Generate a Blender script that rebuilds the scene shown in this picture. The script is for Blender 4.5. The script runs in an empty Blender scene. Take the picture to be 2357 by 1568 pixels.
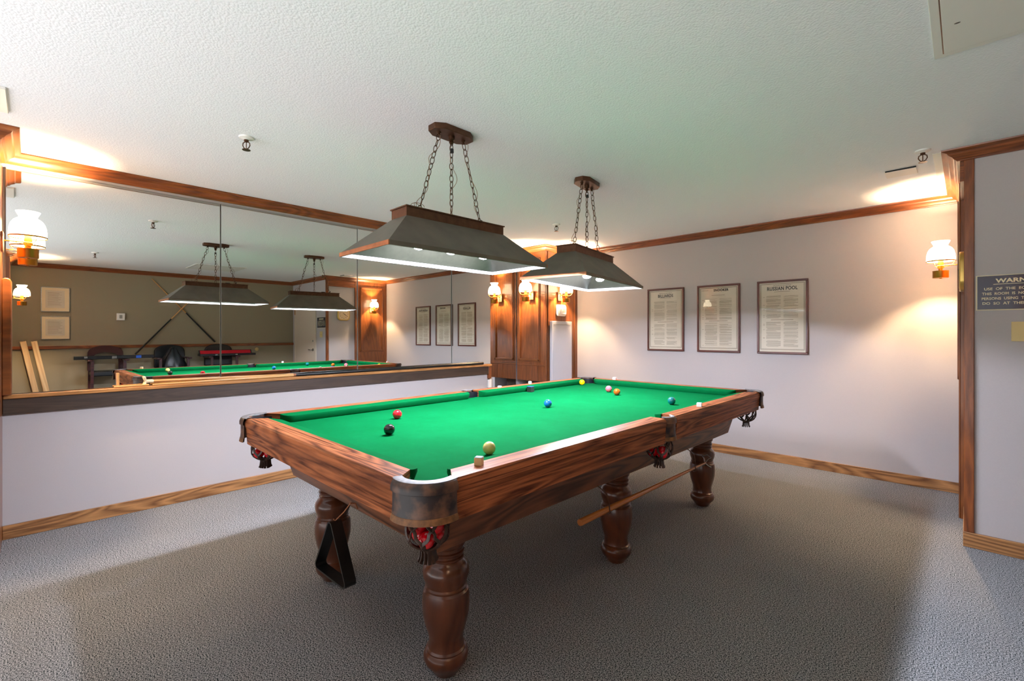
import bpy, math, random
from mathutils import Vector, Matrix
random.seed(7)
C = bpy.context.scene.collection
SC = bpy.context.scene
PI = math.pi
# ------------------------------------------------------------------ camera
cam_d = bpy.data.cameras.new('camera')
cam = bpy.data.objects.new('camera', cam_d)
C.objects.link(cam)
cam.location = (0, 0, 1.315)
cam.rotation_euler = (PI / 2, 0, 0.77276)
cam_d.sensor_fit = 'HORIZONTAL'
cam_d.sensor_width = 36
cam_d.lens = 1073.1 / 2357 * 36
cam_d.shift_y = -15.85 / 2357
cam_d.clip_start = 0.02
SC.camera = cam
# ------------------------------------------------------------------ world (added fill light entering by the open near side)
W = bpy.data.worlds.new('world')
SC.world = W
W.use_nodes = True
_n = W.node_tree
_tc = _n.nodes.new('ShaderNodeTexCoord'); _sp = _n.nodes.new('ShaderNodeSeparateXYZ'); _cr = _n.nodes.new('ShaderNodeValToRGB')
_mr = _n.nodes.new('ShaderNodeMapRange'); _mr.inputs[1].default_value = -1.0
_n.links.new(_tc.outputs['Generated'], _sp.inputs[0]); _n.links.new(_sp.outputs['Z'], _mr.inputs[0]); _n.links.new(_mr.outputs[0], _cr.inputs[0])
_cr.color_ramp.elements[0].position = 0.42; _cr.color_ramp.elements[0].color = (1.0, 0.98, 0.98, 1)     # added glow from below, lifts the ceiling more than the floor
_cr.color_ramp.elements[1].position = 0.56; _cr.color_ramp.elements[1].color = (0.13, 0.125, 0.12, 1)
_n.links.new(_cr.outputs[0], _n.nodes['Background'].inputs[0])
_n.nodes['Background'].inputs[1].default_value = 1.2
# ------------------------------------------------------------------ exposure
SC.view_settings.view_transform = 'Standard'
SC.view_settings.look = 'None'
SC.view_settings.gamma = 1
SC.view_settings.use_curve_mapping = False
SC.view_settings.exposure = 1.78
SC.cycles.use_denoising = True
SC.cycles.max_bounces = 10
SC.cycles.diffuse_bounces = 5
SC.cycles.caustics_reflective = True
SC.cycles.sample_clamp_indirect = 8
BULB_POWER = 830.0      # pendant LED bulbs, emission strength
SCONCE_BULB = 3200.0     # warm bulbs inside the glass shades
SCONCE_GLASS = 4.6      # glow of the opal glass itself

# ================================================================== materials
def lin(c):
    return tuple((x / 255 / 12.92) if x / 255 <= 0.04045 else ((x / 255 + 0.055) / 1.055) ** 2.4 for x in c) + (1,)

def newmat(name):
    m = bpy.data.materials.new(name)
    m.use_nodes = True
    nt = m.node_tree
    return m, nt, nt.nodes['Principled BSDF']

def plain(name, c, rough=0.5, metal=0.0, coat=0.0, spec=0.5, noise=0.0, nscale=40, bump=0.0, bscale=200):
    m, nt, b = newmat(name)
    b.inputs['Base Color'].default_value = lin(c)
    b.inputs['Roughness'].default_value = rough
    b.inputs['Metallic'].default_value = metal
    b.inputs['Coat Weight'].default_value = coat
    b.inputs['Specular IOR Level'].default_value = spec
    tc = nt.nodes.new('ShaderNodeTexCoord')
    if noise:
        n = nt.nodes.new('ShaderNodeTexNoise'); n.inputs['Scale'].default_value = nscale; n.inputs['Detail'].default_value = 4
        nt.links.new(tc.outputs['Object'], n.inputs['Vector'])
        r = nt.nodes.new('ShaderNodeValToRGB')
        r.color_ramp.elements[0].position = 0.3; r.color_ramp.elements[1].position = 0.7
        l = lin(c)
        r.color_ramp.elements[0].color = tuple(x * (1 - noise) for x in l[:3]) + (1,)
        r.color_ramp.elements[1].color = tuple(min(1, x * (1 + noise)) for x in l[:3]) + (1,)
        nt.links.new(n.outputs['Fac'], r.inputs['Fac']); nt.links.new(r.outputs['Color'], b.inputs['Base Color'])
    if bump:
        n2 = nt.nodes.new('ShaderNodeTexNoise'); n2.inputs['Scale'].default_value = bscale; n2.inputs['Detail'].default_value = 3
        nt.links.new(tc.outputs['Object'], n2.inputs['Vector'])
        bp = nt.nodes.new('ShaderNodeBump'); bp.inputs['Strength'].default_value = bump; bp.inputs['Distance'].default_value = 0.002
        nt.links.new(n2.outputs['Fac'], bp.inputs['Height']); nt.links.new(bp.outputs['Normal'], b.inputs['Normal'])
    return m

def wood(name, dark, light, along=1.6, cross=34, rough=0.38, coat=0.0, contrast=1.0, cath=0.45):
    m, nt, b = newmat(name)
    L = nt.links.new
    tc = nt.nodes.new('ShaderNodeTexCoord')
    oi = nt.nodes.new('ShaderNodeObjectInfo')
    off = nt.nodes.new('ShaderNodeVectorMath'); off.operation = 'MULTIPLY_ADD'
    comb = nt.nodes.new('ShaderNodeCombineXYZ')
    L(oi.outputs['Random'], comb.inputs[0]); L(oi.outputs['Random'], comb.inputs[1]); L(oi.outputs['Random'], comb.inputs[2])
    off.inputs[1].default_value = (3, 3, 3)
    L(comb.outputs[0], off.inputs[0]); L(tc.outputs['UV'], off.inputs[2])
    m1 = nt.nodes.new('ShaderNodeMapping'); m1.inputs['Scale'].default_value = (along, cross, 1)
    L(off.outputs[0], m1.inputs['Vector'])
    n1 = nt.nodes.new('ShaderNodeTexNoise'); n1.inputs['Scale'].default_value = 2.0; n1.inputs['Detail'].default_value = 7
    n1.inputs['Roughness'].default_value = 0.62; n1.inputs['Distortion'].default_value = 0.5
    L(m1.outputs[0], n1.inputs['Vector'])
    m2 = nt.nodes.new('ShaderNodeMapping'); m2.inputs['Scale'].default_value = (along * 0.55, cross * 0.42, 1)
    L(off.outputs[0], m2.inputs['Vector'])
    w0 = nt.nodes.new('ShaderNodeTexNoise'); w0.inputs['Scale'].default_value = 0.5; w0.inputs['Detail'].default_value = 1.5
    w0.inputs['Distortion'].default_value = 0.6
    L(m2.outputs[0], w0.inputs['Vector'])
    w1 = nt.nodes.new('ShaderNodeMath'); w1.operation = 'MULTIPLY'; w1.inputs[1].default_value = 22.0
    w = nt.nodes.new('ShaderNodeMath'); w.operation = 'PINGPONG'; w.inputs[1].default_value = 1.0
    L(w0.outputs['Fac'], w1.inputs[0]); L(w1.outputs[0], w.inputs[0])
    mx = nt.nodes.new('ShaderNodeMix'); mx.data_type = 'FLOAT'; mx.inputs['Factor'].default_value = cath
    L(n1.outputs['Fac'], mx.inputs[2]); L(w.outputs[0], mx.inputs[3])
    r = nt.nodes.new('ShaderNodeValToRGB')
    r.color_ramp.elements[0].position = 0.5 - 0.24 / contrast; r.color_ramp.elements[1].position = 0.5 + 0.2 / contrast
    r.color_ramp.elements[0].color = lin(dark); r.color_ramp.elements[1].color = lin(light)
    L(mx.outputs[0], r.inputs['Fac']); L(r.outputs['Color'], b.inputs['Base Color'])
    b.inputs['Roughness'].default_value = rough
    b.inputs['Coat Weight'].default_value = coat; b.inputs['Coat Roughness'].default_value = 0.12
    bp = nt.nodes.new('ShaderNodeBump'); bp.inputs['Strength'].default_value = 0.12; bp.inputs['Distance'].default_value = 0.001
    L(mx.outputs[0], bp.inputs['Height']); L(bp.outputs['Normal'], b.inputs['Normal'])
    return m

def emit(name, c, s, base=(255, 255, 255)):
    m, nt, b = newmat(name)
    b.inputs['Base Color'].default_value = lin(base)
    b.inputs['Emission Color'].default_value = tuple(c) + (1,)
    b.inputs['Emission Strength'].default_value = s
    b.inputs['Roughness'].default_value = 0.3
    return m

M = {}
M['table'] = wood('table_oak', (76, 38, 23), (168, 100, 62), 2.4, 56, 0.42, 0.0, 1.1, 0.34)
for _k in ('table',):
    _b = M[_k].node_tree.nodes['Principled BSDF']; _b.inputs['Specular IOR Level'].default_value = 0.10
M['table_dark'] = wood('table_oak_dark', (64, 35, 21), (126, 76, 48), 3.0, 30, 0.4, 0.1, 1.0, 0.45)
M['leg'] = wood('table_leg_wood', (62, 30, 16), (104, 56, 32), 3.0, 12, 0.28, 0.3, 0.7, 0.3)
M['crown'] = wood('crown_wood', (90, 44, 18), (150, 82, 36), 3.0, 26, 0.36, 0.2, 0.9, 0.3)
M['base'] = wood('baseboard_oak', (110, 70, 38), (180, 128, 78), 3.0, 36, 0.4, 0.1, 1.0, 0.4)
M['column'] = wood('column_wood', (86, 43, 19), (138, 78, 34), 2.0, 20, 0.3, 0.25, 0.7, 0.25)
M['fascia'] = wood('fascia_wood', (48, 34, 24), (72, 54, 41), 3.0, 34, 0.5, 0, 0.8, 0.3)
M['ledge'] = wood('ledge_wood', (136, 88, 44), (188, 134, 80), 3.0, 30, 0.3, 0.2, 0.8, 0.3)
M['ash'] = wood('cue_ash', (176, 122, 66), (214, 165, 104), 1.2, 90, 0.25, 0.3, 0.9)
M['honey'] = wood('honey_wood', (150, 86, 36), (190, 118, 56), 1.2, 60, 0.25, 0.3, 0.9)
M['maho'] = wood('mahogany', (40, 16, 18), (70, 30, 32), 1.6, 26, 0.3, 0.3)
M['frame'] = wood('frame_wood', (72, 32, 26), (104, 54, 44), 2, 60, 0.35, 0.2)
M['board'] = wood('pale_board', (196, 160, 116), (226, 196, 152), 1, 20, 0.6)
M['peel'] = plain('bare_wood', (190, 110, 66), 0.6)
M['black'] = plain('black_plastic', (14, 14, 15), 0.3)
M['black_leather'] = plain('black_vinyl', (20, 22, 28), 0.35, bump=0.3, bscale=120)
M['navy'] = plain('sign_navy', (24, 30, 58), 0.25, coat=0.4)
M['ink'] = plain('ink', (40, 36, 32), 0.7)
M['fine'] = plain('fine_ink', (135, 120, 100), 0.7)
M['paper'] = plain('poster_paper', (206, 196, 178), 0.7, noise=0.04, nscale=6)
M['mat'] = plain('picture_mount', (226, 206, 170), 0.7)
M['cream'] = plain('cream_letter', (226, 212, 176), 0.5)
M['almond'] = plain('almond_plastic', (214, 190, 130), 0.4)
M['white'] = plain('white_enamel', (206, 204, 210), 0.35, noise=0.01)
M['white_pl'] = plain('white_plastic', (232, 228, 222), 0.35)
M['grey_pl'] = plain('grey_plastic', (150, 146, 138), 0.4)
M['door'] = plain('door_paint', (206, 190, 170), 0.45)
M['steel'] = plain('steel', (170, 168, 165), 0.25, 1.0)
M['bronze'] = plain('bronze', (92, 62, 44), 0.4, 0.7, noise=0.2, nscale=30)
M['copper'] = plain('copper_edge', (150, 96, 64), 0.42, 0.6, noise=0.25, nscale=25)
M['shade_out'] = plain('hood_brown', (92, 84, 72), 0.5, 0.0, noise=0.18, nscale=9)
M['shade_in'] = plain('hood_inside', (46, 44, 37), 0.38, 0.35, noise=0.14, nscale=35)
M['rimwhite'] = plain('hood_rim', (150, 150, 148), 0.4)
M['chain'] = plain('chain_bronze', (88, 62, 44), 0.38, 0.8)
M['cord'] = plain('cord_tan', (140, 108, 84), 0.5)
M['brass'] = plain('brass', (190, 132, 54), 0.34, 1.0)
M['plate'] = plain('sconce_plate', (130, 92, 70), 0.35, 0.5)
M['silverleather'] = plain('worn_plate', (104, 98, 96), 0.6, 0.0, noise=0.25, nscale=60)
M['gold'] = plain('clock_gold', (212, 176, 96), 0.3, 0.7)
M['dial'] = plain('clock_dial', (226, 200, 160), 0.6)
M['red_felt'] = plain('red_lining', (190, 16, 34), 0.9)
M['blue_tape'] = plain('blue_label', (20, 90, 200), 0.5)
M['chalkside'] = plain('chalk_paper', (196, 164, 118), 0.8)
M['chalktop'] = plain('chalk_top', (150, 168, 176), 0.9)
M['chalkwhite'] = plain('chalk_white', (232, 226, 216), 0.8)
M['chalkpink'] = plain('chalk_pink', (226, 190, 186), 0.8)
M['chalkblue'] = plain('chalk_blue', (14, 70, 160), 0.9)
M['chalkhold'] = plain('chalk_holder', (18, 30, 22), 0.6)
M['plaster'] = plain('smooth_plaster', (226, 224, 218), 0.6)
M['bulb'] = emit('led_bulb', (0.86, 0.92, 1.10), BULB_POWER)
M['warmbulb'] = emit('warm_bulb', (1.0, 0.70, 0.41), SCONCE_BULB)
M['opal'] = emit('opal_glass', (1.0, 0.81, 0.54), SCONCE_GLASS, (250, 240, 225))

def leather():
    m, nt, b = newmat('pocket_leather')
    tc = nt.nodes.new('ShaderNodeTexCoord')
    n = nt.nodes.new('ShaderNodeTexNoise'); n.inputs['Scale'].default_value = 22; n.inputs['Detail'].default_value = 5
    nt.links.new(tc.outputs['Object'], n.inputs['Vector'])
    r = nt.nodes.new('ShaderNodeValToRGB')
    r.color_ramp.elements[0].position = 0.42; r.color_ramp.elements[0].color = lin((30, 22, 24))
    r.color_ramp.elements[1].position = 0.72; r.color_ramp.elements[1].color = lin((112, 76, 54))
    nt.links.new(n.outputs['Fac'], r.inputs['Fac']); nt.links.new(r.outputs['Color'], b.inputs['Base Color'])
    b.inputs['Roughness'].default_value = 0.48
    return m
M['leather'] = leather()
M['leather_tan'] = plain('leather_worn_edge', (110, 72, 38), 0.6, noise=0.45, nscale=60)
M['net'] = plain('net_leather', (52, 32, 22), 0.45, noise=0.3, nscale=80)

def felt():
    m, nt, b = newmat('green_cloth')
    tc = nt.nodes.new('ShaderNodeTexCoord')
    n = nt.nodes.new('ShaderNodeTexNoise'); n.inputs['Scale'].default_value = 5; n.inputs['Detail'].default_value = 8; n.inputs['Roughness'].default_value = 0.75
    nt.links.new(tc.outputs['Object'], n.inputs['Vector'])
    r = nt.nodes.new('ShaderNodeValToRGB')
    r.color_ramp.elements[0].position = 0.3; r.color_ramp.elements[0].color = (0.0004, 0.079, 0.020, 1)
    r.color_ramp.elements[1].position = 0.75; r.color_ramp.elements[1].color = (0.0012, 0.103, 0.029, 1)
    nt.links.new(n.outputs['Fac'], r.inputs['Fac']); nt.links.new(r.outputs['Color'], b.inputs['Base Color'])
    b.inputs['Roughness'].default_value = 0.95; b.inputs['Specular IOR Level'].default_value = 0.02
    b.inputs['Sheen Weight'].default_value = 0.0; b.inputs['Sheen Roughness'].default_value = 0.6
    b.inputs['Sheen Tint'].default_value = (0.3, 1, 0.5, 1)
    return m
M['felt'] = felt()

def carpet():
    m, nt, b = newmat('carpet')
    tc = nt.nodes.new('ShaderNodeTexCoord')
    n = nt.nodes.new('ShaderNodeTexNoise'); n.inputs['Scale'].default_value = 200; n.inputs['Detail'].default_value = 2; n.inputs['Roughness'].default_value = 0.7
    n2 = nt.nodes.new('ShaderNodeTexNoise'); n2.inputs['Scale'].default_value = 3; n2.inputs['Detail'].default_value = 3
    nt.links.new(tc.outputs['Object'], n.inputs['Vector']); nt.links.new(tc.outputs['Object'], n2.inputs['Vector'])
    r = nt.nodes.new('ShaderNodeValToRGB')
    r.color_ramp.elements[0].position = 0.42; r.color_ramp.elements[0].color = lin((30, 42, 44))
    r.color_ramp.elements[1].position = 0.58; r.color_ramp.elements[1].color = lin((174, 174, 177))
    nt.links.new(n.outputs['Fac'], r.inputs['Fac'])
    mp = nt.nodes.new('ShaderNodeMapRange'); mp.inputs[3].default_value = 0.9; mp.inputs[4].default_value = 1.08
    nt.links.new(n2.outputs['Fac'], mp.inputs[0])
    mul = nt.nodes.new('ShaderNodeVectorMath'); mul.operation = 'SCALE'
    nt.links.new(r.outputs['Color'], mul.inputs[0]); nt.links.new(mp.outputs[0], mul.inputs['Scale'])
    nt.links.new(mul.outputs[0], b.inputs['Base Color'])
    b.inputs['Roughness'].default_value = 1; b.inputs['Specular IOR Level'].default_value = 0.05
    bp = nt.nodes.new('ShaderNodeBump'); bp.inputs['Strength'].default_value = 0.12; bp.inputs['Distance'].default_value = 0.002
    nt.links.new(n.outputs['Fac'], bp.inputs['Height']); nt.links.new(bp.outputs['Normal'], b.inputs['Normal'])
    return m
M['carpet'] = carpet()

def popcorn():
    m, nt, b = newmat('popcorn_ceiling')
    tc = nt.nodes.new('ShaderNodeTexCoord')
    n = nt.nodes.new('ShaderNodeTexNoise'); n.inputs['Scale'].default_value = 105; n.inputs['Detail'].default_value = 4; n.inputs['Roughness'].default_value = 0.6
    v = nt.nodes.new('ShaderNodeTexVoronoi'); v.inputs['Scale'].default_value = 110
    nt.links.new(tc.outputs['Object'], n.inputs['Vector']); nt.links.new(tc.outputs['Object'], v.inputs['Vector'])
    ad = nt.nodes.new('ShaderNodeMath'); ad.operation = 'SUBTRACT'
    nt.links.new(n.outputs['Fac'], ad.inputs[0]); nt.links.new(v.outputs['Distance'], ad.inputs[1])
    b.inputs['Base Color'].default_value = lin((240, 241, 245))
    b.inputs['Roughness'].default_value = 0.9; b.inputs['Specular IOR Level'].default_value = 0.1
    bp = nt.nodes.new('ShaderNodeBump'); bp.inputs['Strength'].default_value = 0.42; bp.inputs['Distance'].default_value = 0.0025
    nt.links.new(ad.outputs[0], bp.inputs['Height']); nt.links.new(bp.outputs['Normal'], b.inputs['Normal'])
    return m
M['ceil'] = popcorn()
M['wall'] = plain('wall_vinyl', (182, 175, 174), 0.62, spec=0.3, noise=0.015, nscale=150, bump=0.12, bscale=350)
M['wall_shaded'] = plain('wall_vinyl_shaded', (146, 134, 110), 0.62, spec=0.3, noise=0.015, nscale=150, bump=0.12, bscale=350)  # same vinyl as the other walls, with the near wall's shade in its colour

def mirror():
    m, nt, b = newmat('mirror_glass')
    b.inputs['Base Color'].default_value = (0.76, 0.77, 0.74, 1)
    b.inputs['Metallic'].default_value = 1; b.inputs['Roughness'].default_value = 0.0
    return m
M['mirror'] = mirror()
M['pane_edge'] = plain('mirror_edge', (150, 152, 148), 0.4)

def glasspane():
    m = bpy.data.materials.new('picture_glass'); m.use_nodes = True
    nt = m.node_tree; nt.nodes.clear()
    o = nt.nodes.new('ShaderNodeOutputMaterial'); t = nt.nodes.new('ShaderNodeBsdfTransparent'); g = nt.nodes.new('ShaderNodeBsdfGlossy')
    g.inputs['Roughness'].default_value = 0.01
    f0 = nt.nodes.new('ShaderNodeFresnel'); f0.inputs[0].default_value = 1.5
    ge = nt.nodes.new('ShaderNodeNewGeometry'); inv = nt.nodes.new('ShaderNodeMath'); inv.operation = 'SUBTRACT'; inv.inputs[0].default_value = 1.0
    f = nt.nodes.new('ShaderNodeMath'); f.operation = 'MULTIPLY'
    nt.links.new(ge.outputs['Backfacing'], inv.inputs[1]); nt.links.new(f0.outputs[0], f.inputs[0]); nt.links.new(inv.outputs[0], f.inputs[1])
    mx = nt.nodes.new('ShaderNodeMixShader')
    nt.links.new(f.outputs[0], mx.inputs[0]); nt.links.new(t.outputs[0], mx.inputs[1]); nt.links.new(g.outputs[0], mx.inputs[2]); nt.links.new(mx.outputs[0], o.inputs[0])
    return m
M['glass'] = glasspane()

def ballmat(name, c):
    return plain(name, c, 0.08, coat=0.6)

# ================================================================== mesh builder
class MB:
    def __init__(s):
        s.v = []; s.f = []; s.u = []
    def face(s, idx, uv):
        s.f.append(tuple(idx)); s.u.append([tuple(x) for x in uv])
    def box(s, x0, x1, y0, y1, z0, z1, grain=None):
        b = len(s.v)
        P = [(x, y, z) for z in (z0, z1) for y in (y0, y1) for x in (x0, x1)]
        s.v += P
        d = (abs(x1 - x0), abs(y1 - y0), abs(z1 - z0))
        g = grain if grain is not None else d.index(max(d))
        for q, ax in (((0, 2, 3, 1), 2), ((4, 5, 7, 6), 2), ((0, 1, 5, 4), 1), ((2, 6, 7, 3), 1), ((0, 4, 6, 2), 0), ((1, 3, 7, 5), 0)):
            others = [a for a in (0, 1, 2) if a != ax]
            ua = g if g in others else others[0]
            va = [a for a in others if a != ua][0]
            s.face([b + i for i in q], [(P[i][ua], P[i][va] + P[i][ax] * 0.7) for i in q])
        return s
    def taper(s, b0, b1, z0, z1):           # frustum between two xy rectangles
        b = len(s.v)
        P = [(b0[0], b0[2], z0), (b0[1], b0[2], z0), (b0[1], b0[3], z0), (b0[0], b0[3], z0), (b1[0], b1[2], z1), (b1[1], b1[2], z1), (b1[1], b1[3], z1), (b1[0], b1[3], z1)]
        s.v += P
        for q, ua in (((3, 2, 1, 0), 1), ((4, 5, 6, 7), 1), ((0, 1, 5, 4), 0), ((1, 2, 6, 5), 1), ((2, 3, 7, 6), 0), ((3, 0, 4, 7), 1)):
            s.face([b + i for i in q], [(P[i][ua], P[i][2] + P[i][1 - ua] * 0.7) for i in q])
        return s
    def prism(s, poly, z0, z1, plane='xy', off=(0, 0, 0)):  # extruded polygon
        b = len(s.v); n = len(poly)
        def mp(a, c, h):
            if plane == 'xy': p = (a, c, h)
            elif plane == 'xz': p = (a, h, c)
            else: p = (h, a, c)
            return (p[0] + off[0], p[1] + off[1], p[2] + off[2])
        s.v += [mp(a, c, z0) for a, c in poly] + [mp(a, c, z1) for a, c in poly]
        s.face(range(b + n - 1, b - 1, -1), [(a, c) for a, c in reversed(poly)])
        s.face(range(b + n, b + 2 * n), [(a, c) for a, c in poly])
        L = 0
        for i in range(n):
            j = (i + 1) % n
            dl = math.dist(poly[i], poly[j])
            s.face((b + i, b + j, b + n + j, b + n + i), [(L, z0), (L + dl, z0), (L + dl, z1), (L, z1)])
            L += dl
        return s
    def lathe(s, prof, c=(0, 0, 0), n=32, a0=0.0, a1=2 * PI, scale=(1, 1), cap=True):
        full = abs(a1 - a0 - 2 * PI) < 1e-6
        b = len(s.v); m = len(prof); k = n if full else n + 1
        for i in range(k):
            a = a0 + (a1 - a0) * i / n
            for r, z in prof:
                s.v.append((c[0] + r * math.cos(a) * scale[0], c[1] + r * math.sin(a) * scale[1], c[2] + z))
        rm = max(p[0] for p in prof)
        for i in range(n):
            j = (i + 1) % k
            u0 = (a0 + (a1 - a0) * i / n) * rm; u1 = (a0 + (a1 - a0) * (i + 1) / n) * rm
            for q in range(m - 1):
                s.face((b + i * m + q, b + j * m + q, b + j * m + q + 1, b + i * m + q + 1),
                       [(prof[q][1], u0), (prof[q][1], u1), (prof[q + 1][1], u1), (prof[q + 1][1], u0)])
        if cap and full:
            for q, rev in ((0, True), (m - 1, False)):
                if prof[q][0] > 1e-5:
                    idx = [b + i * m + q for i in range(k)]
                    if rev: idx = idx[::-1]
                    s.face(idx, [(s.v[i][0], s.v[i][1]) for i in idx])
        return s
    def tube(s, pts, r, n=8, closed=False, flat=1.0):
        P = [Vector(p) for p in pts]; m = len(P); b = len(s.v)
        R = r if isinstance(r, (list, tuple)) else [r] * m
        T = []
        for i in range(m):
            if closed: t = P[(i + 1) % m] - P[i - 1]
            else: t = P[min(i + 1, m - 1)] - P[max(i - 1, 0)]
            T.append(t.normalized())
        a = Vector((0, 0, 1)) if abs(T[0].z) < 0.9 else Vector((1, 0, 0))
        N = (a - a.dot(T[0]) * T[0]).normalized()
        L = 0
        Ls = []
        for i in range(m):
            if i:
                N = (N - N.dot(T[i]) * T[i]).normalized()
                L += (P[i] - P[i - 1]).length
            Ls.append(L)
            B = T[i].cross(N)
            for k in range(n):
                ang = 2 * PI * k / n
                s.v.append(tuple(P[i] + (N * math.cos(ang) * flat + B * math.sin(ang)) * R[i]))
        for i in range(m if closed else m - 1):
            j = (i + 1) % m
            for k in range(n):
                k2 = (k + 1) % n
                u0 = Ls[i]; u1 = Ls[j] if j else Ls[i] + 0.01
                s.face((b + i * n + k, b + i * n + k2, b + j * n + k2, b + j * n + k),
                       [(u0, k * R[i]), (u0, (k + 1) * R[i]), (u1, (k + 1) * R[i]), (u1, k * R[i])])
        if not closed:
            s.face([b + k for k in range(n)][::-1], [(0, 0)] * n)
            s.face([b + (m - 1) * n + k for k in range(n)], [(0, 0)] * n)
        return s
    def sweep(s, prof, path):        # profile (outward offset, z) along an XY path, mitred; room lies left of the path
        b = len(s.v); m = len(path); n = len(prof)
        P = [Vector(p) for p in path]
        L = 0
        Ls = []
        for i in range(m):
            d0 = (P[i] - P[i - 1]).normalized() if i else None
            d1 = (P[i + 1] - P[i]).normalized() if i < m - 1 else None
            if d0 is None: d0 = d1
            if d1 is None: d1 = d0
            n0 = Vector((-d0.y, d0.x)); n1 = Vector((-d1.y, d1.x))
            nn = (n0 + n1).normalized(); k = 1 / max(0.2, nn.dot(n0))
            if i: L += (P[i] - P[i - 1]).length
            Ls.append(L)
            for o, z in prof:
                q = P[i] + nn * k * o
                s.v.append((q.x, q.y, z))
        V = [0]
        for i in range(1, n + 1): V.append(V[-1] + math.dist(prof[i - 1], prof[i % n]))
        for i in range(m - 1):
            for k in range(n):
                k2 = (k + 1) % n
                s.face((b + i * n + k, b + (i + 1) * n + k, b + (i + 1) * n + k2, b + i * n + k2),
                       [(Ls[i], V[k]), (Ls[i + 1], V[k]), (Ls[i + 1], V[k + 1]), (Ls[i], V[k + 1])])
        s.face([b + k for k in range(n)], [(0, 0)] * n)
        s.face([b + (m - 1) * n + k for k in range(n)][::-1], [(0, 0)] * n)
        return s
    def sphere(s, c, r, n=24, m=14):
        prof = [(max(1e-6, r * math.sin(PI * i / m)), -r * math.cos(PI * i / m)) for i in range(m + 1)]
        return s.lathe(prof, c, n, cap=False)
    def build(s, name, mat, parent=None, origin=(0, 0, 0), smooth=True, bev=0.0, ang=35, mats=None):
        me = bpy.data.meshes.new(name)
        o = Vector(origin)
        me.from_pydata([tuple(Vector(v) - o) for v in s.v], [], s.f)
        uvl = me.uv_layers.new(name='UVMap')
        k = 0
        for uv in s.u:
            for a in uv:
                uvl.data[k].uv = a; k += 1
        me.materials.append(mat)
        if smooth:
            me.polygons.foreach_set('use_smooth', [True] * len(me.polygons))
            me.set_sharp_from_angle(angle=math.radians(ang))
        me.update()
        ob = bpy.data.objects.new(name, me)
        C.objects.link(ob)
        if parent is not None: ob.parent = parent
        else: ob.location = o
        if bev:
            md = ob.modifiers.new('bevel', 'BEVEL'); md.width = bev; md.segments = 2; md.limit_method = 'ANGLE'; md.angle_limit = math.radians(40)
        return ob

def tag(o, label, cat, group=None):
    o['label'] = label; o['category'] = cat
    if group: o['group'] = group
    return o
def thing(name, label, cat, loc=(0, 0, 0), rotz=0, group=None):
    o = bpy.data.objects.new(name, None); C.objects.link(o)
    o.empty_display_size = 0.1
    o.location = loc; o.rotation_euler = (0, 0, rotz)
    return tag(o, label, cat, group)
def struct(o):
    o['kind'] = 'structure'; return o
def dup(root, loc, rotz, label, group=None):
    r = root.copy(); C.objects.link(r); r.location = loc; r.rotation_euler = (0, 0, rotz); r['label'] = label
    if group: r['group'] = group
    def rec(a, b):
        for ch in list(a.children):
            c = ch.copy(); C.objects.link(c); c.parent = b; rec(ch, c)
    rec(root, r)
    return r
def text(name, body, size, mat, parent, loc, rot=(PI / 2, 0, 0), bold=0.0, align='CENTER', sx=1.0, spacing=1.0):
    cu = bpy.data.curves.new(name, 'FONT'); cu.body = body; cu.size = size; cu.align_x = align; cu.align_y = 'CENTER'
    cu.extrude = 0.0004; cu.offset = bold; cu.space_character = spacing; cu.resolution_u = 3
    cu.materials.append(mat)
    tmp = bpy.data.objects.new(name + '_curve', cu); C.objects.link(tmp)
    bpy.context.view_layer.update()
    me = bpy.data.meshes.new_from_object(tmp.evaluated_get(bpy.context.evaluated_depsgraph_get()))
    bpy.data.objects.remove(tmp)
    me.name = name
    if not me.materials: me.materials.append(mat)
    o = bpy.data.objects.new(name, me); C.objects.link(o); o.parent = parent; o.location = loc; o.rotation_euler = rot; o.scale = (sx, 1, 1)
    return o

# ================================================================== room shell
CZ = 2.455
struct(MB().box(-4.56, 1.72, -1.3, 5.45, -0.06, 0).build('floor', M['carpet'], smooth=False))
struct(MB().box(-4.56, 1.72, -1.3, 5.45, CZ, CZ + 0.06).build('ceiling', M['ceil'], smooth=False))
wl = MB()
wl.box(-4.56, -4.45, -0.14, 5.45, 0, CZ)
wl.box(-4.45, -4.40, -0.14, 4.06, 0, 0.80)
wl.box(-4.45, -4.345, -0.14, 4.61, 2.388, CZ)
struct(wl.build('wall_left', M['wall'], smooth=False))
struct(MB().box(-4.45, 0, 5.31, 5.45, 0, CZ).build('wall_back', M['wall'], smooth=False))
struct(MB().box(0, 1.60, 4.03, 5.45, 0, CZ).build('wall_right', M['wall'], smooth=False))
struct(MB().box(1.60, 1.72, -1.3, 5.45, 0, CZ).build('wall_near', M['wall_shaded'], smooth=False))
# crown moulding, one mitred run around the room
crown = [(0, 2.388), (0.014, 2.388), (0.018, 2.396), (0.026, 2.400), (0.034, 2.412), (0.052, 2.424), (0.058, 2.434), (0.074, 2.440), (0.084, 2.446), (0.086, CZ - 0.001), (0, CZ - 0.001)]
path = [(-3.83, -1.25), (-3.83, -0.14), (-4.345, -0.14), (-4.345, 4.61), (-3.90, 4.61), (-3.90, 5.31), (-0.03, 5.31), (-0.03, 4.03), (1.60, 4.03), (1.60, -0.14), (0.45, -0.14), (0.45, -1.25)]
path_r = path[::-1]
struct(MB().sweep(crown, [(x, y) for x, y in path_r]).build('trim_1', M['crown'], smooth=True, ang=25))
struct(MB().box(-4.40, -4.384, -0.14, 4.06, 0, 0.088).build('baseboard_left', M['base'], bev=0.003))
struct(MB().box(-3.90, -0.03, 5.294, 5.31, 0, 0.088).build('baseboard_back', M['base'], bev=0.003))
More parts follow.
